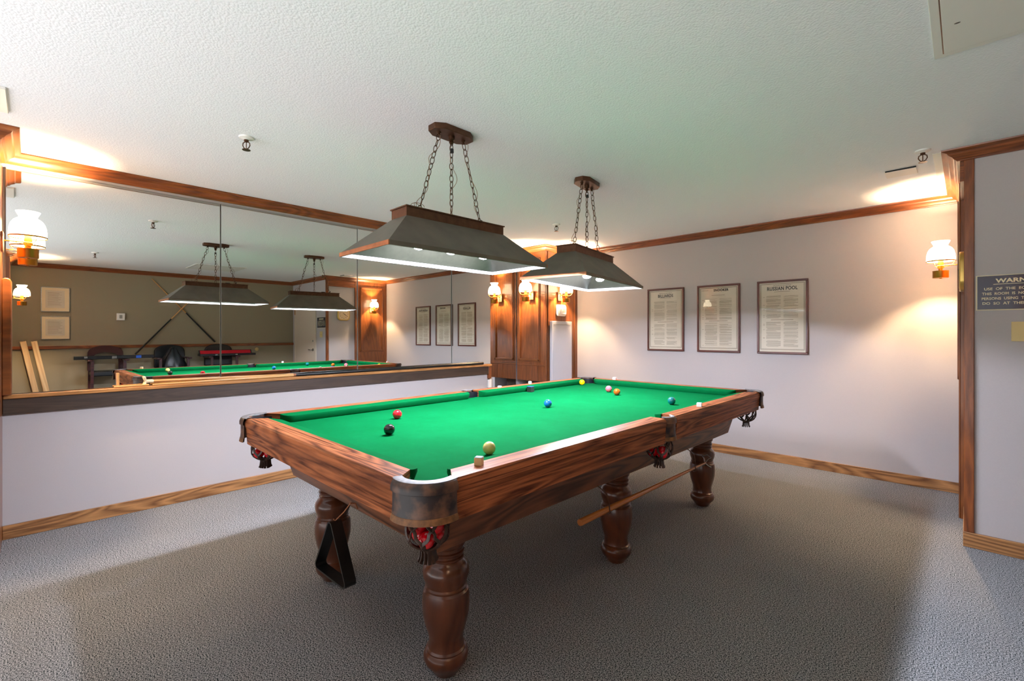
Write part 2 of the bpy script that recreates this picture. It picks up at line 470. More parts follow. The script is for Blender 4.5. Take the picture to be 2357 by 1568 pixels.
struct(MB().box(-0.016, 1.60, 4.014, 4.03, 0, 0.092).box(-0.016, 0, 4.03, 4.60, 0, 0.092).build('baseboard_right', M['base'], bev=0.003))
struct(MB().box(1.575, 1.60, -0.14, 4.03, 1.105, 1.155).build('trim_2', M['crown'], bev=0.004))
struct(MB().box(-0.006, 0.034, 4.018, 4.03, 0.092, 2.388).box(-0.012, 0.0, 4.018, 4.06, 0.092, 2.388).box(-0.030, 0.0, 4.03, 4.60, 2.262, 2.389).build('trim_3', M['crown'], bev=0.003))
# smooth plaster margin of the ceiling by the right pilaster
struct(MB().box(-0.155, -0.02, 3.98, 5.29, CZ - 0.003, CZ + 0.001).build('trim_4', M['plaster'], smooth=False))

# ------------------------------------------------------------------ mirror panes
pitch = 0.003
pn = [(-0.125, 1.0772, -4.412), (1.0784, 2.2810, -4.402), (2.2822, 3.4852, -4.402), (3.4864, 4.60, -4.402)]
plab = ['tall mirror panel nearest the left glass wall lamp', 'mirror panel reflecting the crossed wall cues and stools', 'mirror panel behind the near end of the nearer pendant lamp', 'narrow mirror panel beside the far wood column, reflecting three posters']
for i, (y0, y1, x) in enumerate(pn):
    h = (y1 - y0) / 2; yc = (y0 + y1) / 2
    g = tag(MB().box(-0.006, 0, -h, h, 0.928, 2.386).build('wall_mirror', M['mirror'], smooth=False), plab[i], 'mirror', 'wall mirror panels')
    g.location = (x, yc, 0); g.rotation_euler = (0, -0.003, 0.009)
    g.location.x += 0.003 * 1.6
    g.data.materials.append(M['pane_edge'])
    for p_ in g.data.polygons:
        if p_.normal.x < 0.5: p_.material_index = 1
g = tag(MB().box(-0.006, 0, -0.24, 0.24, 0.10, 0.926).build('wall_mirror', M['mirror'], smooth=False), 'short low mirror strip between ledge end and far wood column', 'mirror')
g.location = (-4.405, 4.355, 0)
# ------------------------------------------------------------------ ledge under the mirror
lg = thing('mirror_ledge', 'long oak ledge with grey-brown fascia running under the wall mirror', 'shelf', (-4.40, 1.96, 0.8))
O = lg.location.copy()
MB().box(-4.445, -4.352, -0.138, 4.10, 0.898, 0.925).build('ledge_board', M['ledge'], lg, O, bev=0.006)
MB().box(-4.44, -4.368, -0.138, 4.055, 0.800, 0.898).build('fascia', M['fascia'], lg, O, bev=0.002)
MB().box(-4.44, -4.366, 4.056, 4.10, 0.74, 0.898).build('end_board', M['crown'], lg, O, bev=0.002)
tag(MB().box(-4.45, -4.39, 4.07, 4.125, 0.62, 0.725).build('junction_box', M['white_pl'], origin=(-4.42, 4.1, 0.62), bev=0.003), 'small white box low on the wall under the ledge end', 'box')

# ================================================================== wood pilasters
def panel_frame(mb, a0, a1, z0, z1, w, fn):
    """raised moulding frame; fn(a0,a1,z0,z1) appends a box on the face"""
    fn(mb, a0, a1, z0, z0 + w); fn(mb, a0, a1, z1 - w, z1); fn(mb, a0, a0 + w, z0, z1); fn(mb, a1 - w, a1, z0, z1)
col = thing('wood_column', 'tall orange-brown panelled wood column in the far left corner', 'column', (-4.15, 4.96, 0))
O = col.location.copy()
MB().box(-4.395, -3.90, 4.61, 5.31, 0.69, CZ).build('column_body', M['column'], col, O, smooth=False)
MB().box(-4.395, -4.02, 4.80, 5.31, 0, 0.69).build('column_plinth', M['fascia'], col, O, smooth=False)
fy = lambda mb, a0, a1, z0, z1: mb.box(a0, a1, 4.590, 4.611, z0, z1)
f1 = MB(); panel_frame(f1, -4.352, -3.99, 0.955, 2.30, 0.026, fy)
fy2 = lambda mb, a0, a1, z0, z1: mb.box(a0, a1, 4.600, 4.611, z0, z1)
panel_frame(f1, -4.365, -3.977, 0.942, 2.313, 0.02, fy2)
f1.build('panel_moulding', M['column'], col, O, bev=0.006)
f2 = MB()
f2.box(-4.395, -3.90, 4.600, 4.612, 0.892, 0.905).box(-4.14, -4.134, 4.606, 4.611, 0.69, 0.89)
f2.box(-3.902, -3.888, 4.61, 4.635, 0.69, 2.388).box(-3.902, -3.890, 5.235, 5.255, 0.69, 2.388).box(-3.902, -3.888, 4.66, 4.672, 0.69, 2.388)
f2.build('edge_moulding', M['column'], col, O, bev=0.003)
f3 = MB()
for x in (-4.14, -4.02):
    f3.box(x, x + 0.004, 4.6085, 4.6105, 0.695, 0.888)
f3.build('board_joint', M['black'], col, O, smooth=False)

pr = thing('wood_pilaster', 'shallow wood pilaster panel at the right end of the poster wall', 'column', (-0.015, 4.955, 0))
O = pr.location.copy()
MB().box(-0.03, 0.0, 4.60, 5.31, 0.0, CZ).build('column_body', M['column'], pr, O, smooth=False)
f = MB(); fx = lambda mb, a0, a1, z0, z1: mb.box(-0.048, -0.029, a0, a1, z0, z1)
panel_frame(f, 4.70, 5.22, 0.98, 2.28, 0.028, fx)
fx2 = lambda mb, a0, a1, z0, z1: mb.box(-0.040, -0.029, a0, a1, z0, z1)
panel_frame(f, 4.685, 5.235, 0.965, 2.295, 0.02, fx2)
f.box(-0.04, -0.029, 4.60, 4.62, 0, 2.388)
f.build('panel_moulding', M['column'], pr, O, bev=0.005)

pl = thing('wood_pilaster', 'wood pilaster at the left picture edge carrying a glass wall lamp', 'column', (-4.14, -0.7, 0))
O = pl.location.copy()
MB().box(-4.45, -3.83, -1.25, -0.14, 0, CZ).build('column_body', M['column'], pl, O, smooth=False)
MB().prism([(-0.141, 0.926), (-0.098, 0.926), (-0.098, 1.645), (-0.104, 1.658), (-0.115, 1.665), (-0.128, 1.665), (-0.141, 1.655)], -4.395, -4.31, 'yz').build('side_board', M['column'], pl, O, bev=0.006)
pq = thing('wood_pilaster', 'wood pilaster at the near right, seen only in the mirror', 'column', (1.02, -0.7, 0))
O = pq.location.copy()
MB().box(0.45, 1.60, -1.25, -0.14, 0, CZ).build('column_body', M['column'], pq, O, smooth=False)

# white slim panel beside the column
wp = thing('white_panel', 'tall narrow white panel standing against the wood column under the thermostat', 'panel', (-3.86, 4.9, 0))
O = wp.location.copy()
MB().box(-3.888, -3.845, 4.69, 5.11, 0.0, 1.478).build('panel_body', M['white'], wp, O, bev=0.004)
MB().box(-3.846, -3.842, 4.72, 5.08, 1.43, 1.436).build('groove', M['grey_pl'], wp, O)
# thermostat
th = thing('thermostat', 'white square thermostat with grey display on the wood column', 'thermostat', (-3.90, 4.935, 1.625))
O = th.location.copy()
def rrect(a0, a1, c0, c1, r, n=5):
    pts = []
    for (ca, cc, st) in ((a1 - r, c1 - r, 0), (a0 + r, c1 - r, 90), (a0 + r, c0 + r, 180), (a1 - r, c0 + r, 270)):
        for i in range(n + 1):
            t = math.radians(st + 90 * i / n); pts.append((ca + r * math.cos(t), cc + r * math.sin(t)))
    return pts
MB().prism(rrect(4.83, 5.04, 1.548, 1.702, 0.04), -3.90, -3.885, 'yz').build('wall_plate', M['white_pl'], th, O, bev=0.003)
MB().prism(rrect(4.87, 5.01, 1.575, 1.675, 0.01), -3.885, -3.862, 'yz').build('housing', M['white_pl'], th, O, bev=0.003)
MB().box(-3.863, -3.8605, 4.935, 4.995, 1.60, 1.66).build('display', M['grey_pl'], th, O)

# ================================================================== wall lamps (old oil-lamp style)
def make_sconce(name, label, loc, rot):
    t = thing(name, label, 'wall lamp', loc, rot, 'glass-shaded brass wall lamps')
    MB().box(-0.042, 0.042, 0.0, 0.012, -0.06, 0.06).build('backplate', M['plate'], t, bev=0.004)
    MB().tube([(0, 0.012, 0.01), (0, 0.05, 0.012), (0, 0.115, 0.012)], 0.004, 8).tube([(0, 0.012, 0.01), (0, 0.014, 0.01)], 0.012, 12).build('arm', M['brass'], t)
    c = (0, 0.115, 0)
    fnt = MB().lathe([(0.004, -0.092), (0.008, -0.090), (0.010, -0.086), (0.046, -0.085), (0.048, -0.082), (0.048, -0.034), (0.050, -0.030), (0.012, -0.026)], c, 28).build('font', M['brass'], t)
    MB().lathe([(0.012, -0.028), (0.014, -0.010), (0.021, -0.006), (0.021, 0.010), (0.018, 0.014), (0.019, 0.055), (0.012, 0.058)], c, 20).build('burner', M['brass'], t)
    g = MB()
    prof = [(0.0855, 0.045), (0.0855, 0.07), (0.083, 0.100), (0.077, 0.125), (0.066, 0.145), (0.052, 0.157), (0.043, 0.163), (0.042, 0.170), (0.046, 0.180), (0.054, 0.196), (0.056, 0.202)]
    inner = [(r - 0.0025, z) for r, z in prof][::-1]
    g.lathe(prof + inner + [prof[0]], c, 36, cap=False)
    g.build('glass_shade', M['opal'], t, ang=60)
    ring = MB().lathe([(0.0865, 0.040), (0.0875, 0.045), (0.0865, 0.050), (0.083, 0.047), (0.0865, 0.040)], c, 36, cap=False)
    for k in range(3):
        a = 2 * PI * k / 3 + 0.5
        pts = []
        for r, z in ((0.020, 0.002), (0.045, 0.004), (0.068, 0.016), (0.080, 0.034), (0.085, 0.045)):
            pts.append((c[0] + r * math.cos(a), c[1] + r * math.sin(a), z))
        ring.tube(pts, 0.0018, 6)
    ring.build('shade_holder', M['brass'], t)
    MB().sphere((0, 0.115, 0.134), 0.016, 12, 8).build('bulb', M['warmbulb'], t)
    return t
sc0 = make_sconce('wall_lamp', 'big glass-shaded brass wall lamp at the left edge by the mirror', (-4.19, -0.14, 1.872), 0)
dup(sc0, (-4.115, 4.588, 1.82), PI, 'glass-shaded brass wall lamp on the column front, beside the mirror')
dup(sc0, (-3.888, 4.895, 1.81), -PI / 2, 'glass-shaded brass wall lamp on the column side above the thermostat')
dup(sc0, (-0.03, 4.95, 1.835), PI / 2, 'glass-shaded brass wall lamp right of the poster wall')
dup(sc0, (0.73, -0.14, 1.83), 0, 'glass-shaded brass wall lamp near the camera, seen only in the mirror')

# ================================================================== pendant billiard lamps
def make_pendant(label, loc, rot, drop=0.0):
    t = thing('pendant_lamp', label, 'ceiling lamp', loc, rot, 'billiard pendant lamps')
    oc = [(-0.065, -0.085), (-0.03, -0.135), (0.03, -0.135), (0.065, -0.085), (0.065, 0.085), (0.03, 0.135), (-0.03, 0.135), (-0.065, 0.085)]
    MB().prism(oc, -0.032, 0, 'xy').build('ceiling_plate', M['bronze'], t, bev=0.003)
    zt = -0.505 - drop; zc = -0.548 - drop; zb = -0.742 - drop; zr = -0.722 - drop
    # hood: outer skin, inner skin, collar
    hx, hy, tx, ty = 0.245, 0.535, 0.072, 0.335
    def ring(mb, a, b, za, zb2):
        pass
    MB().taper((-tx, tx, -ty, ty), (-tx, tx, -ty, ty), zc, zt + 0.006).taper((-tx - 0.006, tx + 0.006, -ty - 0.006, ty + 0.006), (-tx - 0.006, tx + 0.006, -ty - 0.006, ty + 0.006), zt + 0.006, zt + 0.012).build('collar', M['bronze'], t, smooth=False)
    def skin(mb, a, za, b, zb2, flip=False):
        base = len(mb.v)
        for (xx, yy), z in ((a, za), (b, zb2)):
            mb.v += [(-xx, -yy, z), (xx, -yy, z), (xx, yy, z), (-xx, yy, z)]
        for i in range(4):
            j = (i + 1) % 4
            q = (base + i, base + j, base + 4 + j, base + 4 + i)
            if flip: q = q[::-1]
            mb.face(q, [(mb.v[k][1] + mb.v[k][0], mb.v[k][2]) for k in q])
    o = MB(); skin(o, (hx, hy), zr, (tx + 0.001, ty + 0.001), zc + 0.002); o.build('hood', M['shade_out'], t, smooth=False)
    i_ = MB(); skin(i_, (hx - 0.004, hy - 0.004), zr, (tx - 0.004, ty - 0.004), zc, True)
    b0 = len(i_.v); i_.v += [(-tx, -ty, zc), (tx, -ty, zc), (tx, ty, zc), (-tx, ty, zc)]; i_.face((b0 + 3, b0 + 2, b0 + 1, b0), [(0, 0)] * 4)
    i_.build('hood_lining', M['shade_in'], t, smooth=False)
    e = MB()
    e.box(-hx - 0.003, hx + 0.003, -hy - 0.003, -hy + 0.004, zb, zr + 0.002); e.build('end_band', M['copper'], t, bev=0.001)
    e = MB().box(-hx - 0.003, hx + 0.003, hy - 0.004, hy + 0.003, zb, zr + 0.002); e.build('end_band', M['copper'], t, bev=0.001)
    e = MB()
    e.box(-hx - 0.003, -hx + 0.004, -hy + 0.004, hy - 0.004, zb, zr + 0.002); e.build('side_band', M['shade_out'], t, bev=0.001)
    e = MB().box(hx - 0.004, hx + 0.003, -hy + 0.004, hy - 0.004, zb, zr + 0.002)
    e.build('side_band', M['shade_out'], t, bev=0.001)
    e = MB()
    for s in (-1, 1):
        e.box(min(s * (hx - 0.006), s * (hx - 0.004)), max(s * (hx - 0.006), s * (hx - 0.004)), -hy + 0.006, hy - 0.006, zb, zr)
        e.box(-hx + 0.006, hx - 0.006, min(s * (hy - 0.006), s * (hy - 0.004)), max(s * (hy - 0.006), s * (hy - 0.004)), zb, zr)
    e.build('rim_lip', M['rimwhite'], t, smooth=False)
    # sockets and bulbs
    for yy in (-0.215, 0.0, 0.24):
        MB().lathe([(0.018, zc + drop), (0.018, -0.63), (0.015, -0.632)], (0, yy, -drop), 16).build('socket', M['white_pl'], t)
        MB().lathe([(0.014, -0.630), (0.016, -0.642), (0.028, -0.668), (0.031, -0.676)], (0, yy, -drop), 20, cap=False).build('bulb_body', M['white_pl'], t)
        MB().lathe([(0.0305, -0.675), (0.0300, -0.681), (0.025, -0.688), (0.015, -0.693), (0.0005, -0.695)], (0, yy, -drop), 20, cap=False).build('bulb_lens', M['bulb'], t)
    # chains
    for k, (y0, y1) in enumerate(((-0.085, -0.215), (0.0, 0.0), (0.085, 0.215))):
        A = Vector((0, y0, -0.045)); B = Vector((0, y1, zt + 0.012)); D = B - A; n = 13
        c = MB()
        c.lathe([(0.012, -0.032), (0.012, -0.036), (0.006, -0.040), (0.009, -0.046), (0.004, -0.052)] if k != 1 else [(0.018, -0.032), (0.018, -0.05), (0.010, -0.056), (0.014, -0.066), (0.004, -0.076)], (0, y0, 0), 12)
        d = D.normalized(); s1 = Vector((1, 0, 0)); s2 = d.cross(s1).normalized()
        L = D.length / n
        for i in range(n):
            m = A + D * ((i + 0.5) / n)
            side = s1 if i % 2 else s2
            rot = random.uniform(-0.5, 0.5); other = s2 if i % 2 else s1
            side = (side * math.cos(rot) + other * math.sin(rot)).normalized()
            sc = 1.0 if random.random() > 0.25 else 0.9
            pts = []
            for q in range(14):
                a = 2 * PI * q / 14
                pts.append(m + d * math.cos(a) * (L * 0.62 * sc) + side * math.sin(a) * 0.0105)
            c.tube(pts, 0.0022, 6, closed=True)
        c.build('chain', M['chain'], t)
    # lamp cord weaving through the chains
    w = MB()
    for (y0, y1, ph, am) in ((-0.085, -0.215, 0.4, 0.020), (0, 0, 2.0, 0.022), (0.085, 0.215, 1.2, 0.020)):
        pts = []
        for i in range(41):
            u = i / 40
            bulge = am * (0.35 + abs(math.sin(u * 5.2 + ph)) ** 3 * 1.3)
            a = u * 11 + ph
            pts.append((math.cos(a) * bulge * 0.6, y0 + (y1 - y0) * u + math.sin(a) * bulge, -0.04 + (zt + 0.055) * u))
        w.tube(pts, 0.0016, 5)
    pts = [( 0.02 * math.cos(a * 1.3), -0.225 + 0.030 * math.cos(a), zt + 0.035 + 0.024 * math.sin(a)) for a in [i * 0.35 for i in range(34)]]
    w.tube(pts, 0.0016, 5)
    w.build('cord', M['cord'], t)
    MB().lathe([(0.002, 0.012), (0.010, 0.010), (0.011, -0.012), (0.002, -0.014)], (0.004, 0.0, -0.112), 10).build('plug', M['black'], t)
    MB().tube([(0.0, 0.10, zt + 0.02), (0.01, 0.15, zt + 0.022)], 0.007, 8).build('clip', M['black'], t)
    MB().tube([(0, 0.215, zt + 0.012), (0, 0.222, zt + 0.038)], 0.008, 8).build('clip', M['black'], t)
    return t
make_pendant('nearer long brown metal pendant lamp hanging over the snooker table', (-2.075, 1.64, CZ), math.radians(-1))
make_pendant('farther long brown metal pendant lamp, twisted slightly, over the table end', (-2.035, 2.89, CZ), math.radians(10), 0.032)

# ================================================================== ceiling fittings
def sprinkler(x, y, label, rot=0.0):
    t = thing('sprinkler', label, 'sprinkler', (x, y, CZ), rot, 'ceiling sprinkler heads')
    MB().lathe([(0.040, 0.0), (0.038, -0.008), (0.016, -0.014), (0.014, -0.016)], (0, 0, 0), 24).build('cover_ring', M['white_pl'], t)
    f = MB().lathe([(0.012, -0.012), (0.013, -0.024), (0.006, -0.030)], (0, 0, 0), 14)
    for s in (-1, 1):
        f.tube([(s * 0.006, 0, -0.026), (s * 0.019, 0, -0.034), (s * 0.021, 0, -0.048), (s * 0.014, 0, -0.062), (0, 0, -0.070)], 0.003, 6)
    f.tube([(0, 0, -0.03), (0, 0, -0.066)], 0.0025, 6)
    f.build('frame', M['bronze'], t)
    MB().lathe([(0.002, -0.070), (0.022, -0.073), (0.022, -0.075), (0.002, -0.076)], (0, 0, 0), 20).build('deflector', M['bronze'], t)
    return t
sprinkler(-2.993, 0.861, 'ceiling sprinkler head nearest the mirror, left of the nearer lamp', 0.76)
sprinkler(-3.06, 3.80, 'small ceiling sprinkler head between the two pendant lamps', 0.2)
sprinkler(-0.27, 0.66, 'ceiling sprinkler head above the camera, seen only in the mirror', 0.5)
sprinkler(-0.195, 3.86, 'ceiling sprinkler head near the right wall crown corner', 0.1)
v = thing('ceiling_vent', 'small white rectangular vent cover on the ceiling near the right corner', 'vent', (-0.33, 4.26, CZ))
MB().box(-0.085, 0.085, -0.08, 0.08, -0.012, 0.0).build('cover', M['white_pl'], v, bev=0.002)
MB().box(-0.080, 0.085, -0.084, -0.0795, -0.010, -0.001).build('slot', M['black'], v)
v = thing('ceiling_vent', 'white square ceiling vent cut by the left picture edge', 'vent', (-3.35, -0.24, CZ))
MB().box(-0.17, 0.17, -0.15, 0.15, -0.012, 0.0).build('cover', M['white_pl'], v, bev=0.003)
MB().box(-0.10, 0.10, -0.10, 0.085, -0.014, -0.011).build('slot', M['bronze'], v)
h = thing('access_hatch', 'smooth white access panel in the ceiling at the top right', 'hatch', (0.238, 2.235, CZ))
MB().box(-0.333, 0.34, -0.36, 0.365, -0.008, 0.0).build('surround', M['plaster'], h, bev=0.002)
MB().box(-0.307, 0.31, -0.33, 0.333, -0.0095, -0.002).build('reveal', M['bronze'], h)
MB().box(-0.303, 0.306, -0.326, 0.328, -0.012, -0.003).build('panel', M['plaster'], h, bev=0.001)
MB().lathe([(0.006, -0.0122), (0.006, -0.0125)], (-0.262, 0.105, 0), 10, scale=(1.5, 0.8)).build('latch_hole', M['black'], h)

# ================================================================== posters
def poster(i, x0, label, title, tsize, sx):
    x1 = x0 + 0.462; z0, z1 = 1.108, 1.858; yf = 5.31
    t = thing('framed_poster', label, 'poster', ((x0 + x1) / 2, yf, (z0 + z1) / 2), 0, 'framed rule posters')
    O = t.location.copy()
    w = 0.021
    f = MB()
    f.box(x0, x1, yf - 0.026, yf, z0, z0 + w).box(x0, x1, yf - 0.026, yf, z1 - w, z1).box(x0, x0 + w, yf - 0.026, yf, z0 + w, z1 - w).box(x1 - w, x1, yf - 0.026, yf, z0 + w, z1 - w)
    f.build('frame', M['frame'], t, O, bev=0.004)
    MB().box(x0 + w, x1 - w, yf - 0.012, yf - 0.004, z0 + w, z1 - w).build('paper', M['paper'], t, O, smooth=False)
    # printed border
    b = MB(); m = 0.030; yb = yf - 0.0124
    for mm, ww in ((0.030, 0.005), (0.038, 0.002)):
        a0, a1, c0, c1 = x0 + mm, x1 - mm, z0 + mm + 0.012, z1 - mm
        b.box(a0, a1, yb, yf - 0.0118, c0, c0 + ww).box(a0, a1, yb, yf - 0.0118, c1 - ww, c1).box(a0, a0 + ww, yb, yf - 0.0118, c0, c1).box(a1 - ww, a1, yb, yf - 0.0118, c0, c1)
    b.build('printed_border', M['fine'], t, O, smooth=False)
    rnd = random.Random(i)
    p = MB()
    zc = z1 - 0.155
    cols = ((x0 + 0.085, x0 + 0.222), (x0 + 0.245, x1 - 0.085))
    z = zc
    k = 0
    while z > z0 + 0.075:
        gap = (z1 - 0.42 < z < z1 - 0.385)
        for ci, (a, c) in enumerate(cols):
            if gap: continue
            if rnd.random() < 0.1: continue
            e = c - (rnd.random() * 0.05 if rnd.random() < 0.3 else 0.002)
            p.box(a + (0.01 if rnd.random() < 0.2 else 0), e, yb + 0.0001, yf - 0.0118, z - 0.0022, z)
        if rnd.random() < 0.12: p.box(x0 + 0.055, x0 + 0.073, yb + 0.0001, yf - 0.0118, z - 0.003, z)
        z -= 0.0056 if rnd.random() > 0.1 else 0.011
        k += 1
    p.box(x0 + 0.13, x1 - 0.13, yb + 0.0001, yf - 0.0118, z1 - 0.405, z1 - 0.400)
    p.box(x0 + 0.16, x1 - 0.16, yb + 0.0001, yf - 0.0118, z1 - 0.118, z1 - 0.114)
    fp = p.build('fine_print', M['fine'], t, O, smooth=False); fp['kind'] = 'stuff'
    MB().box(x0 + w, x1 - w, yf - 0.0155, yf - 0.0145, z0 + w, z1 - w).build('glass', M['glass'], t, O, smooth=False)
    cx = (x0 + x1) / 2 - O.x
    zt = {0: z1 - 0.092, 1: z1 - 0.062, 2: z1 - 0.085}[i] - O.z
    text('title', title, tsize, M['ink'], t, (cx + (0.03 if i == 1 else 0), -0.0127, zt), bold=0.0013, sx=sx, spacing=1.08)
    if i != 1:
        text('small_heading', 'THE RULES OF THE GAME OF', 0.0125, M['ink'], t, (cx, -0.0127, zt + 0.032))
    else:
        text('small_heading', 'THE RULES', 0.016, M['fine'], t, (cx - 0.145, -0.0127, zt + 0.002))
poster(0, -2.822, 'left framed rules poster titled BILLIARDS on the back wall', 'BILLIARDS', 0.048, 0.83)
poster(1, -2.204, 'middle framed rules poster titled SNOOKER on the back wall', 'SNOOKER', 0.036, 0.90)
poster(2, -1.572, 'right framed rules poster titled RUSSIAN POOL on the back wall', 'RUSSIAN POOL', 0.050, 0.76)

# ================================================================== warning sign, switch plate, clock, door
sg = thing('warning_sign', 'dark blue WARNING sign with cream lettering on the right wall', 'sign', (0.225, 4.03, 1.56))
O = sg.location.copy()
MB().box(0.040, 0.410, 4.024, 4.03, 1.455, 1.667).build('backing', M['cream'], sg, O, bev=0.001)
MB().box(0.047, 0.404, 4.0215, 4.025, 1.461, 1.662).build('sign_face', M['navy'], sg, O)
yt = 4.0208 - O.y
text('lettering', 'WARNING', 0.034, M['cream'], sg, (0.0, yt, 1.630 - O.z), bold=0.0012, sx=1.2)
MB().box(0.115, 0.335, 4.0205, 4.0216, 1.6095, 1.6125).build('underline', M['cream'], sg, O)
for k, (ln) in enumerate(('USE  OF  THE  EQUIPMENT  IN', 'THIS  ROOM  IS  NOT  SUPERVISED.', 'PERSONS  USING  THE  EQUIPMENT', 'DO  SO  AT  THEIR  OWN  RISK')):
    text('lettering', ln, 0.0215, M['cream'], sg, (0.0, yt, (1.583, 1.554, 1.525, 1.496)[k] - O.z), bold=0.0004, sx=(1.03, 0.93, 0.93, 1.03)[k])
sw = thing('switch_plate', 'almond light switch plate below the warning sign', 'switch', (0.23, 4.03, 1.33))
O = sw.location.copy()
MB().box(0.189, 0.30, 4.024, 4.03, 1.270, 1.385).build('plate', M['almond'], sw, O, bev=0.002)
MB().box(0.240, 0.249, 4.014, 4.025, 1.318, 1.336).build('toggle', M['almond'], sw, O, bev=0.001)
for z in (1.300, 1.356):
    MB().tube([(0.2445, 4.0245, z), (0.2445, 4.0225, z)], 0.0035, 10).build('screw', M['black'], sw, O)
ck = thing('wall_clock', 'gold-rimmed rounded-square clock on the right wall, seen edge-on and in the mirror', 'clock', (0, 4.36, 1.73))
O = ck.location.copy()
MB().prism(rrect(4.235, 4.485, 1.60, 1.86, 0.07), -0.035, -0.003, 'yz').build('case', M['gold'], ck, O, bev=0.006)
MB().prism(rrect(4.255, 4.465, 1.62, 1.84, 0.055), -0.037, -0.034, 'yz').build('dial', M['dial'], ck, O)
for k in range(12):
    a = PI / 6 * k; MB().box(-0.0385, -0.037, 4.36 + 0.083 * math.sin(a) - 0.004, 4.36 + 0.083 * math.sin(a) + 0.004, 1.73 + 0.085 * math.cos(a) - 0.007, 1.73 + 0.085 * math.cos(a) + 0.007).build('hour_mark', M['ink'], ck, O)
MB().tube([(-0.039, 4.36, 1.73), (-0.039, 4.36 + 0.045, 1.70)], 0.003, 6).build('hour_hand', M['ink'], ck, O)
MB().tube([(-0.040, 4.36, 1.73), (-0.040, 4.36 - 0.02, 1.75), (-0.040, 4.36 + 0.07, 1.685)], 0.002, 6).build('minute_hand', M['ink'], ck, O)
dr = MB().box(0.50, 1.44, 4.012, 4.03, 0.01, 2.06).build('door_1', M['door'], origin=(0.97, 4.03, 0), bev=0.003); struct(dr)
O = dr.location.copy()
MB().lathe([(0.028, 0), (0.028, 0.008), (0.010, 0.012), (0.010, 0.05)], (0, 0, 0), 16).build('door_handle', M['steel'], dr)
dr.children[0].location = (0.57 - 0.97, 4.012 - 4.03, 1.02); dr.children[0].rotation_euler = (PI / 2, 0, 0)
MB().box(0.57, 0.68, 3.955, 3.967, 1.012, 1.028).build('door_lever', M['steel'], dr, O, bev=0.003)
MB().box(0.555, 0.585, 4.0, 4.013, 1.18, 1.215).build('door_lock', M['steel'], dr, O, bev=0.006)
MB().box(1.44, 1.47, 4.005, 4.014, 1.75, 1.86).build('door_hinge', M['brass'], dr, O)
df = MB().box(0.455, 0.50, 4.008, 4.03, 0, 2.10).box(1.44, 1.485, 4.008, 4.03, 0, 2.10).box(0.455, 1.485, 4.008, 4.03, 2.06, 2.105)
struct(df.build('trim_5', M['door'], bev=0.002))

# ================================================================== snooker table
X0, X1, Y0, Y1 = -2.770, -1.100, 0.755, 3.895
XC, YC = (X0 + X1) / 2, (Y0 + Y1) / 2
ZR, ZB, ZC = 0.878, 0.748, 0.830
tb = thing('snooker_table', 'oak snooker table with green cloth, turned legs and leather pockets', 'snooker table', (XC, YC, 0))
O = tb.location.copy()
WD = 0.090; CUT = 0.140; MID = 0.062
def rail(a0, a1, side, ends=(True, True)):
    """wood rail block; side: 'n','f','l','r'"""
    prof = [(0.0, ZB), (0.0, ZR - 0.020), (0.003, ZR - 0.008), (0.010, ZR - 0.001), (0.016, ZR), (WD, ZR), (WD, ZB)]
    prof = [(0.010, ZB), (0.004, ZR - 0.045), (0.0, ZR - 0.038)] + prof[1:]
    b = MB(); n = len(prof)
    def mp(s, o, z):
        return {'n': (s, Y0 + o, z), 'f': (s, Y1 - o, z), 'l': (X0 + o, s, z), 'r': (X1 - o, s, z)}[side]
    cut = lambda o: 0.118 + o / WD * 0.064
    for s, e0, sg_ in ((a0, ends[0], 1), (a1, ends[1], -1)):
        b.v += [mp(s + (sg_ * cut(o) if e0 else 0), o, z) for o, z in prof]
    V = [0]
    for i in range(1, n + 1): V.append(V[-1] + math.dist(prof[i - 1], prof[i % n]))
    for k in range(n):
        k2 = (k + 1) % n
        b.face((k, n + k, n + k2, k2), [(a0, V[k]), (a1, V[k]), (a1, V[k + 1]), (a0, V[k + 1])])
    b.face(range(n), [(prof[i][0], prof[i][1]) for i in range(n)])
    b.face(range(2 * n - 1, n - 1, -1), [(prof[i][0], prof[i][1]) for i in range(n - 1, -1, -1)])
    ob = b.build('rail', M['table'], tb, O, ang=30)
    return ob
def cushion(a0, a1, side, r0=0.075, r1=0.075):
    N = 0.055
    def mp(s, t, z):
        o = WD + t
        return {'n': (s, Y0 + o, z), 'f': (s, Y1 - o, z), 'l': (X0 + o, s, z), 'r': (X1 - o, s, z)}[side]
    out = []
    for i in range(9):
        a = PI / 2 * i / 8; out.append((a0 + r0 * (1 - math.cos(a)), N * math.sin(a)))
    for i in range(9):
        a = PI / 2 * (8 - i) / 8; out.append((a1 - r1 * (1 - math.cos(a)), N * math.sin(a)))
    b = MB(); n = len(out)
    top = [mp(s, t, ZR - 0.001 - 0.009 * (t / N)) for s, t in out]
    mid = [mp(s, t + 0.001, ZR - 0.019) for s, t in out]
    bot = [mp(s, max(0, t - 0.014), ZC + 0.001) for s, t in out]
    back = [mp(s, -0.002, ZR - 0.0005) for s, t in out]
    b.v = back + top + mid + bot
    for row in range(3):
        for i in range(n - 1):
            b.face((row * n + i, row * n + i + 1, (row + 1) * n + i + 1, (row + 1) * n + i), [(0, 0)] * 4)
    return b.build('cushion', M['felt'], tb, O, ang=50)
rail(X0, X1, 'n'); rail(X0, X1, 'f')
for s in 'lr':
    rail(Y0, YC - MID, s, (True, False)); rail(YC + MID, Y1, s, (False, True))
ce = 0.182
cushion(X0 + ce, X1 - ce, 'n', 0.06, 0.06); cushion(X0 + ce, X1 - ce, 'f', 0.06, 0.06)
for s in 'lr':
    cushion(Y0 + ce, YC - 0.055, s, 0.06, 0.045); cushion(YC + 0.055, Y1 - ce, s, 0.045, 0.06)
